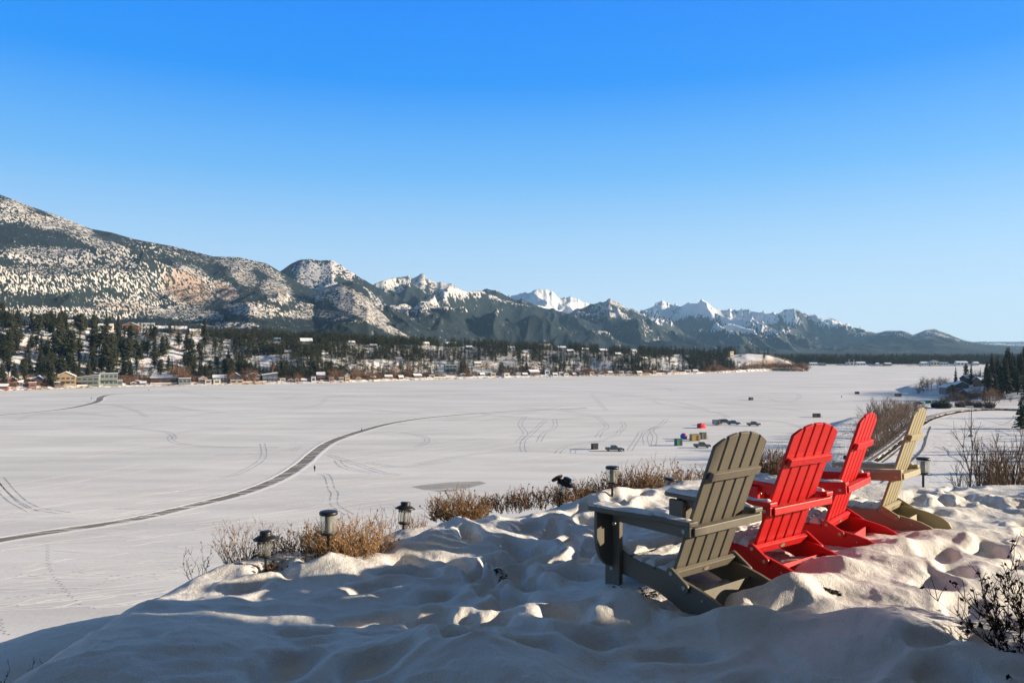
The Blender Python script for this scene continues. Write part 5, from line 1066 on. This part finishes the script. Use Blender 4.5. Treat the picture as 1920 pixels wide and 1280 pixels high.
for k, (px, D, pt, i) in enumerate(((1782, 445, 738, 3), (1794, 440, 733, 1), (1802, 440, 736, 3), (1812, 420, 742, 1), (1830, 450, 728, 3), (1842, 440, 726, 1), (1855, 430, 722, 3), (1862, 440, 724, 1), (1872, 430, 730, 3), (1884, 435, 735, 1), (1895, 430, 740, 3), (1912, 400, 742, 1), (1848, 410, 735, 3), (1866, 405, 738, 1), (1820, 470, 735, 3))):
    b = rl2(px, D); bare(i, b, CZ+(HY-pt)/F*D-b[2], f"bare brown tree behind the railway bend, {ordw(k)} planted from the bay", M_RUST if 3 < k < 9 else M_BARK, 'bare trees behind the railway bend', w=.85)
for k, (px, D, w) in enumerate(((1756, 395, 3.2), (1764, 392, 4), (1772, 392, 3.4), (1800, 400, 3), (1815, 410, 3), (1835, 400, 3), (1855, 395, 3))):
    b = rl2(px, D); o = twigs(random.Random(600+k), 160, w*.7, w*1.1, thick=.07, side=6, leaf=.8).build('dark_bush', M_CROWNS if k < 3 else M_BARK); o.location = b; tag(o, f"dark bush beside the far end of the railway bend, {ordw(k)} from left", 'bush', 'dark bushes at the railway bend')
for k, (px, D, pt) in enumerate(((1914, 290, 748), (1930, 290, 735), (1922, 335, 722))):
    b = rl2(px, D); h = CZ+(HY-pt)/F*D-b[2]; conifer(5, b, h, h*1.2, k, f"dark conifer at the right picture edge above the snowfield, {ordw(k)} from left", 'dark conifers on the right spit')

for k in range(34):
    px = 1846+(k*37 % 90); D = 440+(k*53 % 170); b = rl2(px, D); hh = 10+(k*7 % 9)+(4 if px > 1880 else 0); conifer((0, 5, 4, 1)[k % 4], b, hh, hh*1.25, k, f"dark conifer crowding the wooded bank at the right edge, {ordw(k)} of them", 'dark conifers on the right spit')
for k in range(30):
    px = 1770+(k*29 % 140); D = 455+(k*31 % 110); b = rl2(px, D); bare((1, 3)[k % 2], b, 5+(k*5 % 6), f"leafless shrub among the spit houses, {ordw(k)} of them", M_DRYD, 'leafless shrubs among the spit houses', w=1.3)
for k in range(26):
    D = 150+k*11+rt.uniform(-4, 4); px = 1960+rt.uniform(0, 260); b = rl2(px, D); conifer(5 if k % 2 else 0, b, rt.uniform(9, 17), 14, k, f"conifer on the flat beyond the right picture edge, {ordw(k)} from the near side", 'dark conifers on the right spit')

# ------------------------------------------------------------------ ice fishing huts and tents
HUTM = {'black': (.03, .03, .032), 'green': (.02, .13, .085), 'ochre': (.36, .23, .07), 'greygreen': (.10, .12, .10), 'red': (.62, .02, .025), 'blue': (.03, .10, .45), 'grey': (.16, .19, .22), 'brown': (.16, .10, .08), 'umber': (.08, .065, .05), 'bright': (.02, .30, .09)}
HM = {k: mat('hut_'+k, v, var=.15, scale=2, rough=.6) for k, v in HUTM.items()}; M_PLY = mat('raw_lumber', (.42, .30, .17))
def hut(px, pb, w, d, h, col, label, rz_=.35, roof='shed', door=True, side=None, trailer=False, cat='ice hut', land=None):
    loc = on_ice(px, pb) if land is None else land; t = empty('ice_hut', loc, rz_); tag(t, label, cat, 'ice fishing shelters on the lake'); m = HM[col]; z0 = .5 if trailer else .12
    MB().prism([(-d/2, z0), (d/2, z0), (d/2, h*.92), (-d/2, h)], -w/2, w/2, 'x').build('wall', m, t)
    r_ = MB().prism([(-d/2-.12, h+.002), (d/2+.12, h*.92+.002), (d/2+.12, h*.92+.09), (-d/2-.12, h+.09)], -w/2-.12, w/2+.12, 'x').build('roof', HM['umber'] if col != 'green' else m, t)
    if door: dr = MB().box((w*.05, -d/2-.05, z0+.08), (w*.05+.75, -d/2+.01, h*.82)).build('door', HM['umber'] if col in ('grey', 'greygreen', 'ochre') else HM['black'], t); MB().box((w*.05+.6, -d/2-.09, h*.42), (w*.05+.68, -d/2-.053, h*.46)).build('handle', M_STEEL, dr)
    wn = MB().box((w/2-.01, -d*.2, h*.5), (w/2+.04, d*.2, h*.75)).build('window', M_PANE, t)
    for s in (-1, 1): MB().box((-w/2-.2, s*d*.36-.06, 0), (w/2+.2, s*d*.36+.06, .117)).build('skid', M_PLY, t)
    if trailer:
        for s in (-1, 1): MB().lathe([(0, -.1), (.3, -.1), (.34, -.05), (.34, .05), (.3, .1), (0, .1)], 14, Matrix.Translation((0, s*(d/2+.12), .34)) @ Matrix.Rotation(math.pi/2, 4, 'X')).build('wheel', M_BLK, t)
        MB().box((w/2, -.06, .4), (w/2+1.2, .06, .5)).build('drawbar', M_BLK, t)
    if side:
        for q in range(3): MB().tube([(w/2+.3+q*.35, -d*.3, 0), (w/2+.25+q*.4, -d*.25, h*(.9-.25*q))], .05, 5).build('plank', M_PLY, t)
    return t
hut(1115, 842, 1.9, 1.7, 2.0, 'black', 'small black ice hut left of the nearest pickup')
hut(1272, 835, 2.2, 1.9, 2.5, 'green', 'dark green ice hut in front of the round tent')
hut(1303, 826, 3.4, 2.0, 2.5, 'ochre', 'ochre coloured ice hut beside the round tent', .25)
hut(1318, 823, 2.0, 1.8, 2.6, 'greygreen', 'grey green ice hut with leaning lumber behind the ochre one', .3, side=True)
hut(1343, 797, 3.0, 2.0, 2.5, 'grey', 'grey ice hut on a trailer left of the parked trucks', .1, trailer=True)
hut(1408, 750, 2.3, 2.0, 1.9, 'black', 'solitary dark ice hut far out in the middle of the lake')
hut(1531, 782, 3.1, 2.2, 1.9, 'umber', 'solitary brown ice hut with boards, right of the trucks', .1, side=True)
hut(1607, 738.5, 2.6, 2.0, 1.8, 'umber', 'distant brown ice hut, left one of the pair near the bay', .0)
hut(1684, 743, 4.0, 2.4, 2.2, 'brown', 'distant wide brown ice hut, right one of the pair near the bay', .0)
hut(1740, 755.5, 2.2, 2.0, 2.2, 'bright', 'bright green box hut at the mouth of the bay', .2, land=on_ice(1740, 757.5, 0.3))
def popup(px, pb, w, h, col, col2, label, rz_):
    loc = on_ice(px, pb); t = empty('ice_tent', loc, rz_); tag(t, label, 'ice tent', 'ice fishing shelters on the lake')
    hw = w/2
    def side(k):   # bulging pop-up walls with a hub in the middle of each
        c, s = math.cos(k*math.pi/2), math.sin(k*math.pi/2); q = lambda x, y, z: (c*x-s*y, s*x+c*y, z)
        return MB().add([q(hw, -hw, 0), q(hw, hw, 0), q(hw*.92, hw*.92, h*.86), q(hw*.92, -hw*.92, h*.86), q(hw*1.22, 0, h*.45)], [(0, 1, 4), (1, 2, 4), (2, 3, 4), (3, 0, 4)])
    for k in range(4): side(k).build('wall_panel', HM[col2] if (k % 2 and col2 != col) else HM[col], t)
    r_ = MB().add([(-hw*.92, -hw*.92, h*.86), (hw*.92, -hw*.92, h*.86), (hw*.92, hw*.92, h*.86), (-hw*.92, hw*.92, h*.86), (0, 0, h)], [(0, 1, 4), (1, 2, 4), (2, 3, 4), (3, 0, 4)]).build('roof', HM[col2], t)
    side(3).build; MB().add([(-.28, -hw*1.14, h*.55), (.28, -hw*1.14, h*.55), (.28, -hw*1.08, h*.72), (-.28, -hw*1.08, h*.72)], [(0, 1, 2, 3)]).build('window', M_PANE, t)
    return t
popup(1315, 802, 2.7, 2.1, 'red', 'red', 'bright red pop up ice tent left of the grey trailer hut', .5)
dt = empty('ice_tent', on_ice(1282, 822.5), .3); tag(dt, 'round blue and red dome tent between green and ochre huts', 'ice tent', 'ice fishing shelters on the lake')
for k in range(8):
    a0, a1 = k*math.pi/4, (k+1)*math.pi/4; mb = MB(); pr = [(1.15, 0), (1.35, .8), (1.2, 1.5), (.7, 2.05), (0, 2.2)]
    for (r0, z0), (r1, z1) in zip(pr[:-1], pr[1:]): mb.add([(r0*math.cos(a0), r0*math.sin(a0), z0), (r0*math.cos(a1), r0*math.sin(a1), z0), (r1*math.cos(a1), r1*math.sin(a1), z1), (r1*math.cos(a0), r1*math.sin(a0), z1)], [(0, 1, 2, 3)])
    mb.build('panel', HM['red'] if k in (6, 7, 1) else HM['blue'], dt)

# ------------------------------------------------------------------ pickups
M_TYRE = mat('tyre_rubber', (.015, .015, .015), rough=.9); M_RIM = mat('wheel_rim', (.35, .35, .36), rough=.4, metal=.6); M_LAMP = mat('lamp_lens', (.55, .55, .5), rough=.15); M_TAIL = mat('tail_lens', (.25, .01, .01), rough=.2)
def pickup(px, pb, col, label, rz_=0, plough=False, cover=False, name='pickup_truck', loc=None):
    t = empty(name, loc or on_ice(px, pb), rz_); tag(t, label, 'pickup truck', 'pickups parked on the ice'); m = mat('truck_paint', col, rough=.3, coat=.5, var=.06)
    arch = lambda cx: [(cx-.48, .48), (cx-.38, .78), (cx-.15, .92), (cx+.15, .92), (cx+.38, .78), (cx+.48, .48)]
    low = [(-2.85, .52)]+arch(-1.75)+arch(1.75)+[(2.82, .50)]
    MB().prism(low+[(2.88, .75), (2.85, 1.08), (2.70, 1.18), (1.35, 1.26), (-2.85, 1.26)], -.95, .95).build('body', m, t, .03)
    MB().prism([(1.30, 1.262), (.78, 1.94), (.5, 2.02), (-.85, 2.02), (-1.02, 1.95), (-1.10, 1.262)], -.82, .82).build('cab', m, t, .03)
    for s in (-1, 1):
        a, b = sorted((s*.80, s*.835)); MB().prism([(1.10, 1.30), (.70, 1.86), (.12, 1.90), (.12, 1.30)], a, b).build('side_window', M_PANE, t); MB().prism([(.04, 1.30), (.04, 1.90), (-.84, 1.88), (-.92, 1.30)], a, b).build('side_window', M_PANE, t)
        MB().box((1.05, min(s*.95, s*1.15), 1.25), (1.2, max(s*.95, s*1.15), 1.42)).build('mirror', M_BLK, t)
        MB().box((2.8, min(s*.6, s*.9), .85), (2.9, max(s*.6, s*.9), 1.05)).build('headlight', M_LAMP, t); MB().box((-2.88, min(s*.78, s*.93), .85), (-2.8, max(s*.78, s*.93), 1.2)).build('taillight', M_TAIL, t)
        for cx in (-1.75, 1.75):
            Mx = Matrix.Translation((cx, s*.84, .41)) @ Matrix.Rotation(math.pi/2, 4, 'X'); w_ = MB().lathe([(.2, -.13), (.38, -.13), (.41, -.09), (.41, .09), (.38, .13), (.2, .13)], 20, Mx).build('wheel', M_TYRE, t); MB().lathe([(0, -.135), (.2, -.135), (.21, -.1), (.21, .1), (.2, .135), (0, .135)], 14, Mx).build('rim', M_RIM, w_)
    MB().prism([(1.30, 1.32), (.74, 1.83), (.78, 1.86), (1.36, 1.32)], -.72, .72).build('windscreen', M_PANE, t); MB().box((-2.72, -.78, 1.262), (-1.2, .78, 1.275)).build('bed', M_BLK, t)
    MB().box((2.84, -.9, .42), (2.98, .9, .66)).build('bumper', M_BLK, t)
    if plough: MB().prism([(3.15, .08), (3.35, .15), (3.22, .5), (3.32, .85), (3.24, .86), (3.1, .5)], -1.15, 1.15).build('snow_plough', HM['umber'], t); MB().box((2.95, -.3, .3), (3.12, .3, .45)).build('plough_mount', M_BLK, t)
    if cover: MB().prism([(-1.2, 1.277), (-2.8, 1.277), (-2.75, 1.85), (-1.2, 1.9)], -.85, .85).build('bed_cap', M_BLK, t)
    return t
pickup(1151, 845.5, (.10, .11, .115), 'dark grey pickup with front plough right of the small black hut', .0, plough=True)
pickup(1316, 839, (.13, .13, .12), 'grey brown pickup in front of the ochre hut, partly behind the grey chair', -.08)
pickup(1359, 793.5, (.06, .065, .07), 'black pickup with covered bed behind the grey trailer hut', .15, cover=True)
pickup(1375, 796, (.04, .09, .20), 'blue pickup parked right beside the black covered one', -.1)
pickup(1413, 798, (.075, .08, .07), 'dark olive pickup standing alone right of the blue pickup', .02)
pickup(1722, 757, (.02, .022, .025), 'dark low truck by the bright green box at the bay', .1, loc=on_ice(1722, 758.5, .2))

# ------------------------------------------------------------------ people on the ice
M_COAT = mat('dark_coat', (.02, .02, .025)); M_PANT = mat('dark_trousers', (.025, .022, .022)); M_SKIN = mat('skin', (.45, .28, .2)); M_HAT = mat('knit_hat', (.04, .03, .03))
def person(px, pb, rz_, label, lean=.0, stride=.25, arms=.3, m=None):
    t = empty('person', on_ice(px, pb), rz_); tag(t, label, 'person'); J = {}
    V = []; E_ = []; Rd = []
    def j(p, r, par=None): V.append(p); Rd.append(r); i = len(V)-1; (E_.append((par, i)) if par is not None else None); return i
    lx = lambda z: lean*(z-.9)
    pel = j((lx(.95), 0, .95), .15); sp_ = j((lx(1.15), 0, 1.15), .15, pel); ch_ = j((lx(1.38), 0, 1.38), .17, sp_); nk = j((lx(1.52), 0, 1.52), .065, ch_); hd = j((lx(1.60)+.01, 0, 1.62), .10, nk); j((lx(1.72)+.01, 0, 1.74), .075, hd)
    for s in (-1, 1):
        hp = j((lx(.9), s*.10, .90), .095, pel); kn = j((lx(.9)+s*stride*.55+.05, s*.11, .5), .065, hp); an = j((s*stride-.02, s*.11, .09), .045, kn); j((s*stride+.16, s*.13, .05), .04, an)
        sh = j((lx(1.42), s*.20, 1.42), .07, ch_); el = j((lx(1.42)-s*arms*.3, s*.27, 1.15), .052, sh); ha = j((lx(1.42)-s*arms*.5+.1, s*.25, .93), .038, el)
        j((lx(1.42)-s*arms*.55+.14, s*.24, .86), .028, ha)
    me = bpy.data.meshes.new('body'); me.from_pydata(V, E_, []); o = link_mesh('body', me, m or M_COAT, t); o.modifiers.new('skin', 'SKIN'); sv = me.skin_vertices[0].data
    for i, r in enumerate(Rd): sv[i].radius = (r, r)
    sv[0].use_root = True; sb_ = o.modifiers.new('sub', 'SUBSURF'); sb_.levels = 1; sb_.render_levels = 1
    MB().lathe([(.108, 0), (.112, .05), (.09, .12), (0, .155)], 14, Matrix.Translation((lx(1.66)+.01, 0, 1.68))).build('hat', M_HAT, t)
    MB().prism([(.075, 1.57), (.115, 1.60), (.118, 1.66), (.07, 1.67)], -.06, .06).build('face', M_SKIN, t).location = (lx(1.62), 0, 0)
    for s in (-1, 1): MB().box((s*stride-.1, s*.12-.02 if s > 0 else s*.12-.02, .0), (s*stride+.24, s*.12+.02, .02)).build('skate_blade', M_STEEL, t)
    return t
person(590, 884, 1.2, 'person in dark clothes standing beside the nearer bend of the skating track', 0, .08, .2)
person(678, 810, -.4, 'person in black skating on the middle of the track', .15, .3, .5)
person(171, 749, .2, 'person in black skating at the far track bend at left', .3, .32, .6)
person(279, 733.5, 1.0, 'tiny distant person in dark clothes near the left shore', 0, .1, .2)
person(1578, 746, 1.5, 'tiny distant person standing left of the pair of brown huts', 0, .1, .2)

# ------------------------------------------------------------------ air
hz = MB().box((-15500, -2900, -2), (15500, 16600, 1500)).build('haze', None); tag(hz, kind='stuff'); tag(hz, 'thin blue winter haze over the valley', 'haze')
m = bpy.data.materials.new('haze'); m.use_nodes = True; n = m.node_tree.nodes; n.clear(); o = n.new('ShaderNodeOutputMaterial'); v = n.new('ShaderNodeVolumePrincipled')
v.inputs['Color'].default_value = (.38, .68, 1.0, 1); v.inputs['Density'].default_value = 3.0e-5; v.inputs['Anisotropy'].default_value = .2; m.node_tree.links.new(v.outputs[0], o.inputs['Volume']); hz.data.materials.append(m)
